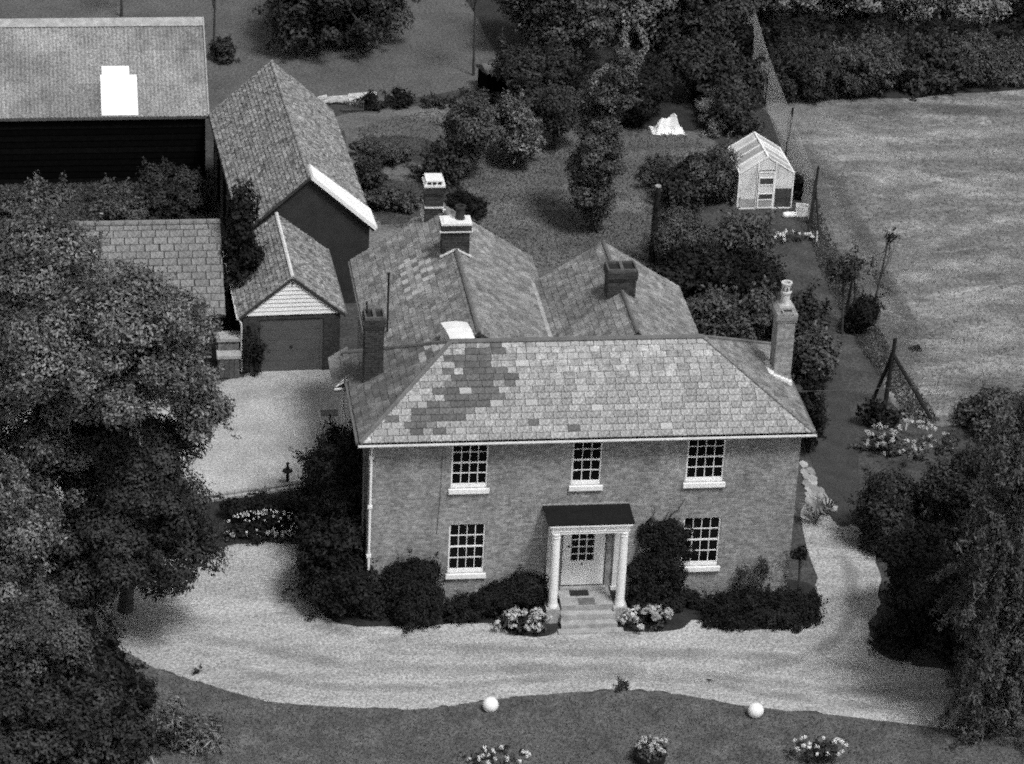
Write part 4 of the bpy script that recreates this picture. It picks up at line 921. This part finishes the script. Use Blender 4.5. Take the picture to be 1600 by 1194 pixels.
def sword_plant(name, label, px, py, n, h, m):
    c = G(px, py); t = thing(name, label, 'plant', (c[0], c[1], 0)); lv = Leaves()
    mb = MB()
    for k in range(n):
        a = random.uniform(0, 6.28); d = Vector((math.cos(a), math.sin(a), 0)); hh = h*random.uniform(.6, 1.1); s = Vector((-d.y, d.x, 0))*.03
        p = [Vector((0, 0, 0)), d*hh*.3+Vector((0, 0, hh*.7)), d*hh*.75+Vector((0, 0, hh*.75))]
        mb.mesh([p[0]-s, p[0]+s, p[1]-s, p[1]+s, p[2]], [(0, 1, 3, 2), (2, 3, 4)], random.random())
    mb.build('blade', M[m], t, kind='stuff'); return t
sword_plant('sword_plant', 'spiky pale sword leaved plant at the right corner of the house', 1274, 818, 46, 1.0, 'leaf_pale')
sword_plant('sword_plant', 'smaller spiky plant behind the pale sword leaved one by the paving', 1292, 806, 26, .7, 'leaf_mid')

# ------------------------------------------------------------------ planting against the house
bush('corner_shrub', 'broad dark shrub at the left front corner of the house', 'shrub', (490, 640, 868, 982), 1.1, 'leaf_black', .10, 60)
bush('round_shrub', 'rounded dark shrub under the left ground floor window', 'shrub', (588, 706, 870, 978), 1.0, 'leaf_black', .10, 60)
bush('twiggy_shrub', 'dark twiggy shrub between left window and porch', 'shrub', (748, 860, 892, 978), .9, 'leaf_black', .10, 44)
bush('low_shrub', 'low dark shrub directly below the left ground floor window sill', 'shrub', (680, 775, 922, 978), .8, 'leaf_black', .10, 36)
c, rad = ellipsoid(985, 1085, 805, 975, .35, -.45)
t = thing('climber', 'dark climbing plant covering the wall right of the porch', 'climber', (9.0, -.3, 0)); lv = Leaves()
for k in range(130):
    px, py = random.uniform(988, 1092), random.uniform(816, 968)
    if py < 860 and px < 1000: continue
    if px > 1060 and py < 910 and random.random() < .8: continue
    if px > 1078 and py < 930: continue
    p = AT(px, py, -.12-.75*max(0, (py-860)/115)*random.random()); rr = random.uniform(.16, .30)
    if p[2] < .1: p[2] = .15
    lv.clump(p-np.array([9.0, -.3, 0]), (rr, rr*.6, rr), 32*rr*rr/.01, .10)
lv.build('foliage', M['leaf_black'], t)
mb = MB()
for a in ([(985, 890), (1010, 820), (1024, 800), (1020, 788)], [(1030, 850), (1048, 804), (1060, 796), (1070, 780)], [(1000, 900), (1030, 830), (1045, 800)]): mb.tube([Vector(AT(*p, -.06))-Vector((9.0, -.3, 0)) for p in a], [.025, .02, .015, .01][:len(a)], 5)
mb.build('stem', M['bark'], t)
bush('juniper', 'wide spreading dark juniper under the right end of the front wall', 'shrub', (1078, 1304, 924, 988), 1.15, 'leaf_black', .10, 110, rs=.34, W=.05, up=.8, lobes=14)
tree('wall_sapling', 'thin wispy sapling against the front wall above the juniper', (12.2, -.45), [((1180, 1210, 855, 905), -.4, .3, 9, .18)], 'leaf_dark', .09, .02, 'sapling', cover=.5)
bush('wall_herb', 'small wispy herb against the wall below the right windows', 'plant', (1148, 1172, 880, 920), .2, 'leaf_dark', .08, 8, cover=.5, Y=-.3)
tree('standard_bush', 'little dark standard bush at the right front corner of the house', (13.55, -.2), [((1236, 1262, 852, 878), -.2, .25, 8, .16)], 'leaf_black', .09, .05, 'bush')
# left flank
bush('yew', 'tall black yew growing against the left end of the house', 'tree', (492, 585, 650, 925), 1.0, 'leaf_black', .13, 90, rs=.5, Y=2.2)
bush('yew_skirt', 'feathery dark conifer in front of the pale yard beside the yew', 'shrub', (462, 575, 680, 850), 1.0, 'leaf_black', .16, 60, rs=.42, Y=4.4, W=.05)
bush('laurel', 'mid dark laurel at the drive edge left of the house corner', 'shrub', (460, 575, 790, 962), 1.1, 'leaf_black', .12, 60, rs=.45)

# ------------------------------------------------------------------ right hand hedge and weeping tree
HR = [('tall dark hedge mass rising behind the right drive', (1350, 1480, 690, 880), 1.7, 'leaf_dark', None), ('dark hedge shrub facing the drive right of the side lane', (1374, 1500, 820, 1016), 1.4, 'leaf_black', None),
      ('deep green hedge shrub between weeping tree and the pale flowers', (1430, 1610, 670, 900), 1.9, 'leaf_dark', None), ('dense hedge shrub at the foot of the weeping tree', (1430, 1580, 860, 1048), 1.3, 'leaf_black', None)]
for lab, box, ry, m, _ in HR: bush('hedge_shrub', lab, 'hedge', box, ry, m, .13, 70, rs=.55, group='shrubs of the right hand hedge')
bush('low_juniper', 'low pointed juniper spilling on to the drive at the right', 'shrub', (1346, 1440, 962, 1032), .8, 'leaf_black', .13, 34, W=.05)
bush('field_scrub', 'light scrub at the field edge near the right border', 'shrub', (1490, 1620, 590, 690), 1.3, 'leaf_mid', .15, 40)
t = thing('weeping_tree', 'weeping tree with hanging leafy strands at the right edge', 'tree', (19.6, -7.0, 0)); lv = Leaves()
mb = MB().tube([(0, 0, -.1), (.1, .1, 2.5), (-.1, 0, 5.0), (.2, .1, 7.2)], [.24, .2, .15, .06], 8)
WP = [(1484, 1130), (1496, 1040), (1520, 960), (1508, 900), (1540, 830), (1535, 760), (1560, 690), (1572, 630), (1604, 590), (1800, 560), (1800, 1300), (1580, 1300), (1560, 1194), (1530, 1160)]
k = 0
while k < 760:
    px, py = random.uniform(1475, 1680), random.uniform(590, 1150); Y = random.uniform(-8.9, -4.8); ok = inside(WP, (px, py))[0]
    if not ok: continue
    k += 1; p = AT(px, py, Y)-np.array([19.6, -7.0, 0]); ln = random.uniform(.5, 1.7); ln = min(ln, p[2]-.15)
    if ln < .3: continue
    hub = Vector((p[0]*.35, p[1]*.35, min(7.2, p[2]+1.2+random.random())));
    if k % 5 == 0: mb.tube([hub, (hub+Vector(p))/2+Vector((0, 0, .35)), Vector(p)], [.022, .014, .006], 4)
    n = int(ln*120); s = rng.random(n); sway = rng.normal(size=2)*.35+np.array([-.12, 0])
    pos = np.stack([p[0]+sway[0]*s+rng.normal(size=n)*.09, p[1]+sway[1]*s+rng.normal(size=n)*.09, p[2]-s*ln], 1)
    nr = rng.normal(size=(n, 3))*.5+np.array([0, -.3, .6]); nr /= np.linalg.norm(nr, axis=1, keepdims=True); ax = rng.normal(size=(n, 3))*.5+np.array([0, 0, -1.0])
    lv.add(pos, nr, ax, .15*rng.uniform(.7, 1.3, n), .055, np.clip(random.uniform(.05, .8)+rng.normal(size=n)*.2, 0, 1))
lv.build('crown', M['leaf_mid'], t); mb.build('trunk', M['bark_pale'], t)

# ------------------------------------------------------------------ the big tree and its neighbours, left
TP = [(-260, 285), (20, 300), (95, 312), (140, 332), (172, 380), (238, 398), (290, 420), (322, 478), (336, 545), (360, 600), (382, 612), (390, 650), (364, 698), (326, 700), (344, 740), (362, 790), (352, 870), (322, 915), (262, 915), (205, 940), (170, 995), (60, 1020), (-260, 1020)]
tree('ash_tree', 'huge spreading broadleaf tree filling the left side of the picture', (-8.4, -1.0),
     [((-130, 350, 330, 680), .6, 4.2, 130, .8), ((-60, 190, 312, 520), 2.4, 3.0, 54, .8), ((120, 350, 395, 600), 0, 2.6, 80, .65), ((-160, 210, 600, 1010), -1.0, 3.4, 120, .75), ((-120, 240, 520, 760), 1.2, 2.6, 80, .65), ((240, 384, 520, 705), -.6, 1.6, 34, .5)], 'leaf_ash', .13, .30, poly=TP, cover=.85)
tree('shaded_crown', 'dark evergreen tree under the right side of the huge broadleaf tree', (-7.3, .4), [((110, 350, 600, 830), .3, 2.5, 120, .6), ((60, 368, 700, 930), -.6, 2.5, 150, .6), ((40, 250, 800, 990), -1.4, 1.8, 60, .55)], 'leaf_dark', .13, .2, poly=TP, cover=.9)  # the big tree's own shaded lower right, the shade put into leaf colour
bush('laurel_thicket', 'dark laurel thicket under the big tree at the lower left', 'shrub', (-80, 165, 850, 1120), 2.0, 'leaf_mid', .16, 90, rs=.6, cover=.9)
bush('shade_thicket', 'black shaded thicket beside the trunk of the big tree', 'shrub', (50, 200, 985, 1120), 1.4, 'leaf_black', .15, 80, rs=.5)  # black leaves partly stand in for the big tree's shadow on the drive
bush('corner_thicket', 'dark thicket in the bottom left corner below the laurels', 'shrub', (-80, 235, 1060, 1240), 1.6, 'leaf_dark', .15, 70, rs=.5)
bush('dark_conifer', 'small dark conical conifer on the lawn at the lower left', 'conifer', (196, 246, 1040, 1130), .5, 'leaf_black', .10, 22)
bush('dark_conifer', 'narrow dark conifer at the bottom edge left of the leafy clump', 'conifer', (160, 215, 1085, 1200), .5, 'leaf_black', .10, 22)
a, b = G(184, 1106, .8), G(243, 1186, .3); t = thing('dead_branch', 'long bare pale branch leaning at the lower left', 'branch', (a[0], a[1], 0))
MB().tube([(0, 0, .85), ((b-a)[0]*.4, (b-a)[1]*.3, .66), ((b-a)[0]*.75, (b-a)[1]*.7, .42), ((b-a)[0], (b-a)[1], 0)], [.012, .018, .022, .028], 6).build('limb', M['bark_pale'], t)
MB().tube([((b-a)[0]*.4, (b-a)[1]*.3, .66), (.3, .1, .95)], [.012, .006], 5).build('twig', M['bark_pale'], t)

# ------------------------------------------------------------------ garden behind the house
GT = [('dark round apple tree behind the two brick chimneys', (690, 785, 150, 285), 'leaf_mid', 1.7), ('pale topped fruit tree between two darker ones behind the house', (768, 846, 152, 266), 'leaf_ash', 1.5),
      ('very dark fruit tree between the pale one and the tall tree', (840, 900, 135, 240), 'leaf_dark', 1.3)]
for lab, box, m, ry in GT:
    g = G((box[0]+box[1])/2, box[3]); tree('fruit_tree', lab, (g[0], g[1]+.4), [((box[0], box[1], box[2], box[3]-22), g[1]+ry*.7, ry, 90, .5)], m, .15, .12, grow=1.12, group='fruit trees on the garden lawn')
g = G(925, 360)
tree('tall_tree', 'tall narrow tree with leaning feathery tips on the garden lawn', (g[0], g[1]),
     [((888, 968, 235, 350), g[1], 1.3, 90, .42), ((884, 976, 175, 290), g[1], 1.3, 90, .42), ((900, 985, 125, 235), g[1], 1.1, 70, .4), ((925, 992, 90, 180), g[1], .9, 46, .32), ((950, 1006, 66, 130), g[1], .6, 22, .24)], 'leaf_mid', .13, .13, grow=1.06)
lvx = Leaves()
for path in ([(925, 150), (930, 120), (950, 105), (985, 85)], [(945, 140), (965, 125), (990, 105), (1010, 70), (1000, 45)], [(935, 190), (955, 140), (975, 120), (1000, 95)], [(980, 40), (975, 60), (980, 85)]):
    for (x0, y0), (x1, y1) in zip(path, path[1:]):
        for s in np.linspace(0, 1, 7): lvx.clump(AT(x0+(x1-x0)*s, y0+(y1-y0)*s, g[1])-np.array([g[0], g[1], 0]), .15, 22, .12)
tt = [o for o in COL.objects if o.name.startswith('tall_tree')][0]
lvx.build('leaning_shoots', M['leaf_pale'], tt)
LB_ = [('dark rounded shrub on the lawn left of the greenhouse shrub', (1030, 1105, 245, 338), 'leaf_dark', 1.2), ('dark shrub filling the garden left of the greenhouse', (1062, 1145, 222, 335), 'leaf_mid', 1.5), ('leafy grey green shrub row in front of the greenhouse', (1020, 1130, 328, 425), 'leaf_mid', 1.3), ('leafy shrub directly below the greenhouse door', (1110, 1215, 330, 420), 'leaf_mid', 1.2),
       ('large dark shrub behind the right rear roof', (1030, 1140, 375, 480), 'leaf_black', 1.5), ('dark spreading shrub below the greenhouse shrubs', (1110, 1225, 390, 475), 'leaf_black', 1.4),
       ('light topped shrub behind the right rear eave', (1068, 1160, 455, 545), 'leaf_mid', 1.4), ('rounded pale shrub left of the tall right chimney', (1130, 1215, 452, 560), 'leaf_mid', 1.3), ('pale shrub right of the tall chimney by the dark path', (1218, 1305, 490, 600), 'leaf_mid', 1.3),
       ('dark shrub at the head of the side path', (1195, 1300, 455, 545), 'leaf_dark', 1.4), ('black shrub at the foot of the two saplings', (1312, 1372, 462, 530), 'leaf_black', .8), ('dark bush behind the garden by the pale heap', (1105, 1180, 130, 215), 'leaf_dark', 1.6), ('low dark shrub between path and braced post', (1350, 1410, 625, 672), 'leaf_black', .5), ('small shrub in the shadow right of the house wall', (1245, 1290, 560, 720), 'leaf_black', .8),
       ('thin scrub along the fence foot below the greenhouse', (1241, 1270, 268, 316), 'leaf_black', .4)]
for lab, box, m, ry in LB_: bush('garden_shrub', lab, 'shrub', box, ry, m, .15, 40, group='shrubs in the rear garden')
g = G(1316, 522); tree('sapling', 'slim leafy sapling left of the bare one by the field', (g[0], g[1]), [((1280, 1350, 375, 450), g[1], .9, 22, .3)], 'leaf_dark', .13, .05, 'sapling', cover=.45)
g = G(1340, 510); tree('sapling', 'second slim sapling with few leaves close to the first', (g[0], g[1]), [((1310, 1358, 385, 440), g[1], .5, 10, .25)], 'leaf_dark', .13, .05, 'sapling', cover=.4)
g = G(1358, 506); tree('sapling', 'nearly bare leaning sapling with a dark tuft at its tip', (g[0], g[1]), [((1376, 1404, 362, 378), g[1], .35, 6, .16), ((1350, 1385, 400, 470), g[1], .5, 5, .18)], 'leaf_black', .12, .05, 'sapling', cover=.5)
# white sheet and brushwood heap
c = G(1042, 206); t = thing('white_sheet', 'crumpled white sheet thrown over canes at the garden end', 'sheet', (c[0], c[1], 0)); mb = MB(); n = 14
def hz(u, v): 
    return max(0.02, .55*math.exp(-((u-.35)**2/.03+(v-.55)**2/.05))+0.85*math.exp(-((u-.72)**2/.02+(v-.6)**2/.04))+.25*math.exp(-((u-.5)**2+(v-.5)**2)/.08)+.08*math.sin(u*17+v*9)-.1)
vs = [(-.66+1.36*u/n+.04*math.sin(v*2.1), -.35+.9*v/n+.05*math.sin(u*1.7), hz(u/n, v/n)) for v in range(n+1) for u in range(n+1)]
mb.mesh(vs, [(v*(n+1)+u, v*(n+1)+u+1, (v+1)*(n+1)+u+1, (v+1)*(n+1)+u) for v in range(n) for u in range(n) if not (u in (5, 6) and v > 10)]); mb.build('cloth', M['white'], t)
bush('brushwood_heap', 'pale grey heap of cut brushwood at the garden end', 'heap', (1072, 1140, 148, 204), 1.2, 'leaf_pale', .10, 40, W=.03, cover=1.3)
bush('brushwood_heap', 'lower pale heap of cuttings between brushwood and greenhouse', 'heap', (1095, 1160, 184, 220), .8, 'leaf_pale', .10, 26, W=.03)
# hurdle, logs, shed, low hedge on the far side
c = G(552, 176); t = thing('wooden_hurdle', 'small pale slatted hurdle standing by the log pile', 'gate', (c[0], c[1], 0), R(4))
for k in range(9): MB().box(-.40+.1*k, -.36+.1*k, -.02, .02, 0, .55).build('slat', M['post_wood'], t)
for z in (.12, .45): MB().box(-.44, .46, -.045, -.0205, z, z+.05).build('rail', M['post_wood'], t)
t = thing('log_pile', 'scattered pale sawn logs lying behind the long barn', 'logs', tuple(G(528, 158)))
for k in range(14):
    a = G(random.uniform(488, 572), random.uniform(148, 162), .1)-G(528, 158); r_ = random.uniform(-.3, .3); MB().tube([(a[0]-.5, a[1]-r_, .1), (a[0]+.5, a[1]+r_, .12+.1*random.random())], random.uniform(.06, .10), 7, random.random()).build('log', M['pale_wood'], t)
c = G(772, 140); t = thing('garden_shed', 'tiny dark shed with pale roof edge under the far trees', 'shed', (c[0], c[1], 0), R(20))
MB().box(-.5, .5, -.3, .6, 0, .9).build('wall', M['tar_board'], t); MB().prism([(-.4, .90), (.7, .90), (.7, .98), (.15, 1.2), (-.4, .98)], -.58, .58, 'x').build('roof', M['lead'], t); MB().box(-.58, .1, -.44, -.405, .93, 1.0).build('fascia', M['stone'], t)
for k, (a, b, y0, y1, m) in enumerate(((565, 600, 140, 176, 'leaf_black'), (602, 645, 136, 172, 'leaf_black'), (640, 710, 148, 172, 'leaf_dark'), (700, 775, 140, 168, 'leaf_dark'))):
    bush('low_hedge', ['dark round bush nearest the hurdle', 'second dark bush right of the hurdle', 'low hedge stretch behind the garden grass', 'low hedge stretch running up to the tiny shed'][k], 'hedge', (a, b, y0, y1), .6, m, .15, 18, group='low hedge between garden and paddock')
for k, (box, m) in enumerate((((552, 648, 212, 262), 'leaf_mid'), ((640, 725, 218, 296), 'leaf_dark'), ((572, 665, 282, 335), 'leaf_mid'), ((700, 772, 292, 345), 'leaf_black'), ((545, 605, 240, 300), 'leaf_dark'), ((1000, 1060, 240, 300), 'leaf_mid'), ((322, 368, 55, 105), 'leaf_dark'))):
    bush('border_plants', ['low dark planting beside the long barn roof', 'low planting between barn and apple tree', 'low planting below the round grass bed', 'dark low bush right of the white capped chimney', 'dark planting hard against the barn eave', 'small leafy shrub on the lawn right of the tall tree', 'dark scrub behind the corner of the corrugated roof'][k], 'plants', box, 1.0, m, .13, 30, rs=.22)
# yard behind the cottage
for k, (box, ry, m) in enumerate((((-40, 120, 285, 345), 1.6, 'leaf_mid'), ((100, 230, 282, 348), 1.6, 'leaf_mid'), ((195, 335, 235, 345), 1.6, 'leaf_dark'), ((338, 405, 300, 490), .9, 'leaf_black'))):
    bush('yard_scrub', ['overgrown scrub at the far left below the black barn', 'overgrown scrub between black barn and cottage roof', 'tall tangled bramble against the black barn wall', 'black ivy filling the gap between cottage and garage'][k], 'scrub', box, ry, m, .13, 40, rs=.38, Y=18.6 if k == 3 else None)

# ------------------------------------------------------------------ far trees
g = G(505, 62)
tree('park_tree', 'big dark tree cut by the top edge above the long barn', (g[0], g[1]), [((372, 640, -160, 84), g[1], 4.0, 200, .85)], 'leaf_dark', .22, .35, grow=1.1)
for k, (px, py, top) in enumerate(((740, 118, -60), (190, 26, -120), (334, 96, -60))):
    g = G(px, py); tree('thin_tree', ['thin bare forked tree in the paddock left of the wood', 'thin bare tree above the corrugated roof', 'slim dark tree between barn roof and park tree'][k], (g[0], g[1]), [((px-40, px+40, top-60, top+90), g[1], 1.2, 14, .3)], 'leaf_dark', .16, .055, cover=.25)
FT = [('leafy wood edge tree above the dark fruit tree', (780, 960, -130, 160), 46.5, 2.6, 'leaf_mid'), ('wood edge tree above the tall leaning tree', (900, 1070, -120, 125), 49, 2.6, 'leaf_ash'), ('dark tree behind the white sheet at the wood edge', (1010, 1180, -110, 150), 48, 2.8, 'leaf_dark'),
      ('bright leaved tree at the top right of the netting fence', (1130, 1310, -120, 95), 51, 3.0, 'leaf_ash'), ('lit crown in the middle of the top right wood', (1250, 1440, -110, 100), 51, 3.0, 'leaf_ash'), ('broad lit crown near the right end of the wood', (1370, 1570, -110, 90), 51, 3.0, 'leaf_pale'), ('last crown of the wood at the right edge', (1510, 1700, -110, 100), 51, 3.0, 'leaf_mid')]  # sunlit crowns: the light on them is put into paler leaf colour
for lab, box, Y, ry, m in FT:
    g = AT((box[0]+box[1])/2, box[3], Y); tree('wood_tree', lab, (g[0], Y+.5), [(box, Y, ry, 150, .7)], m, .20, .2, grow=1.1, group='trees of the wood along the top')
for k, box in enumerate(((1180, 1320, 62, 160), (1275, 1420, 56, 158), (1375, 1520, 54, 150), (1475, 1640, 48, 142))):
    bush('field_hedge', ['field hedge section beside the netting fence', 'field hedge section second from the netting fence', 'field hedge section under the broad lit crown', 'field hedge section at the right picture edge'][k], 'hedge', box, 1.8, 'leaf_mid' if k % 2 else 'leaf_dark', .17, 130, rs=.45, lobes=9, group='hedge along the far side of the field')
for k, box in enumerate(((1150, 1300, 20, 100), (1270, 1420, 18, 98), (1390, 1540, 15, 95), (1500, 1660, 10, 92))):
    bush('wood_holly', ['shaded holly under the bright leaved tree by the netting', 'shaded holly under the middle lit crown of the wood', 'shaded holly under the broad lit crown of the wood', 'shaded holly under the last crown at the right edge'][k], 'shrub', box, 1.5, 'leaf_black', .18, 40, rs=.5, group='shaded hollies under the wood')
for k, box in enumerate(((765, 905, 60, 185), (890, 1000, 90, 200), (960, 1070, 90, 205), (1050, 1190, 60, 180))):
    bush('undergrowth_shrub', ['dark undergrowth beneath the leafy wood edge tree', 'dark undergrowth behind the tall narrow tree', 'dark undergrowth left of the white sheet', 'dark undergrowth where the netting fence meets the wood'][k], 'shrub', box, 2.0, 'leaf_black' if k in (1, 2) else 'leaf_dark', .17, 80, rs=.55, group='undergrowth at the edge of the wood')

# ------------------------------------------------------------------ grass that stands up from the ground
def grass(name, poly, n, L, m, z=.03):
    xs, ys = [p[0] for p in poly], [p[1] for p in poly]; lv = Leaves(); P_ = []
    while len(P_) < n:
        c = np.stack([rng.uniform(min(xs), max(xs), 4000), rng.uniform(min(ys), max(ys), 4000)], 1); c = c[inside(poly, c)]; P_ += [G(*q) for q in c]
    pos = np.array(P_[:n]); pos[:, 2] = z+L*.3; nr = rng.normal(size=(n, 3)); nr[:, 2] *= .4; nr /= np.linalg.norm(nr, axis=1, keepdims=True); ax = rng.normal(size=(n, 3))*.5+np.array([0, 0, 1.0])
    lv.add(pos, nr, ax, L*rng.uniform(.6, 1.4, n), L*.3, rng.random(n)); lv.build(name, M[m], kind='stuff')
grass('grass', [(0, 1030), (195, 1022), (245, 1047), (345, 1079), (450, 1103), (640, 1111), (750, 1100), (900, 1086), (970, 1083), (1100, 1096), (1250, 1117), (1480, 1143), (1600, 1150), (1600, 1200), (0, 1200)], 22000, .07, 'leaf_mid', .03)
grass('rough_grass', [(560, 200), (700, 165), (1040, 200), (1130, 240), (1060, 330), (1020, 420), (840, 420), (560, 340)], 22000, .10, 'leaf_mid', .0)
grass('field_grass', [(1240, 190), (1600, 140), (1600, 640), (1460, 645), (1390, 560), (1300, 375)], 9000, .11, 'leaf_pale', .0)
grass('yard_grass', [(0, 265), (335, 265), (340, 350), (0, 350)], 9000, .16, 'leaf_mid', .0)
grass('verge_grass', [(1240, 210), (1300, 375), (1390, 545), (1470, 660), (1430, 670), (1340, 540), (1280, 420), (1225, 230)], 6000, .14, 'leaf_mid', .0)
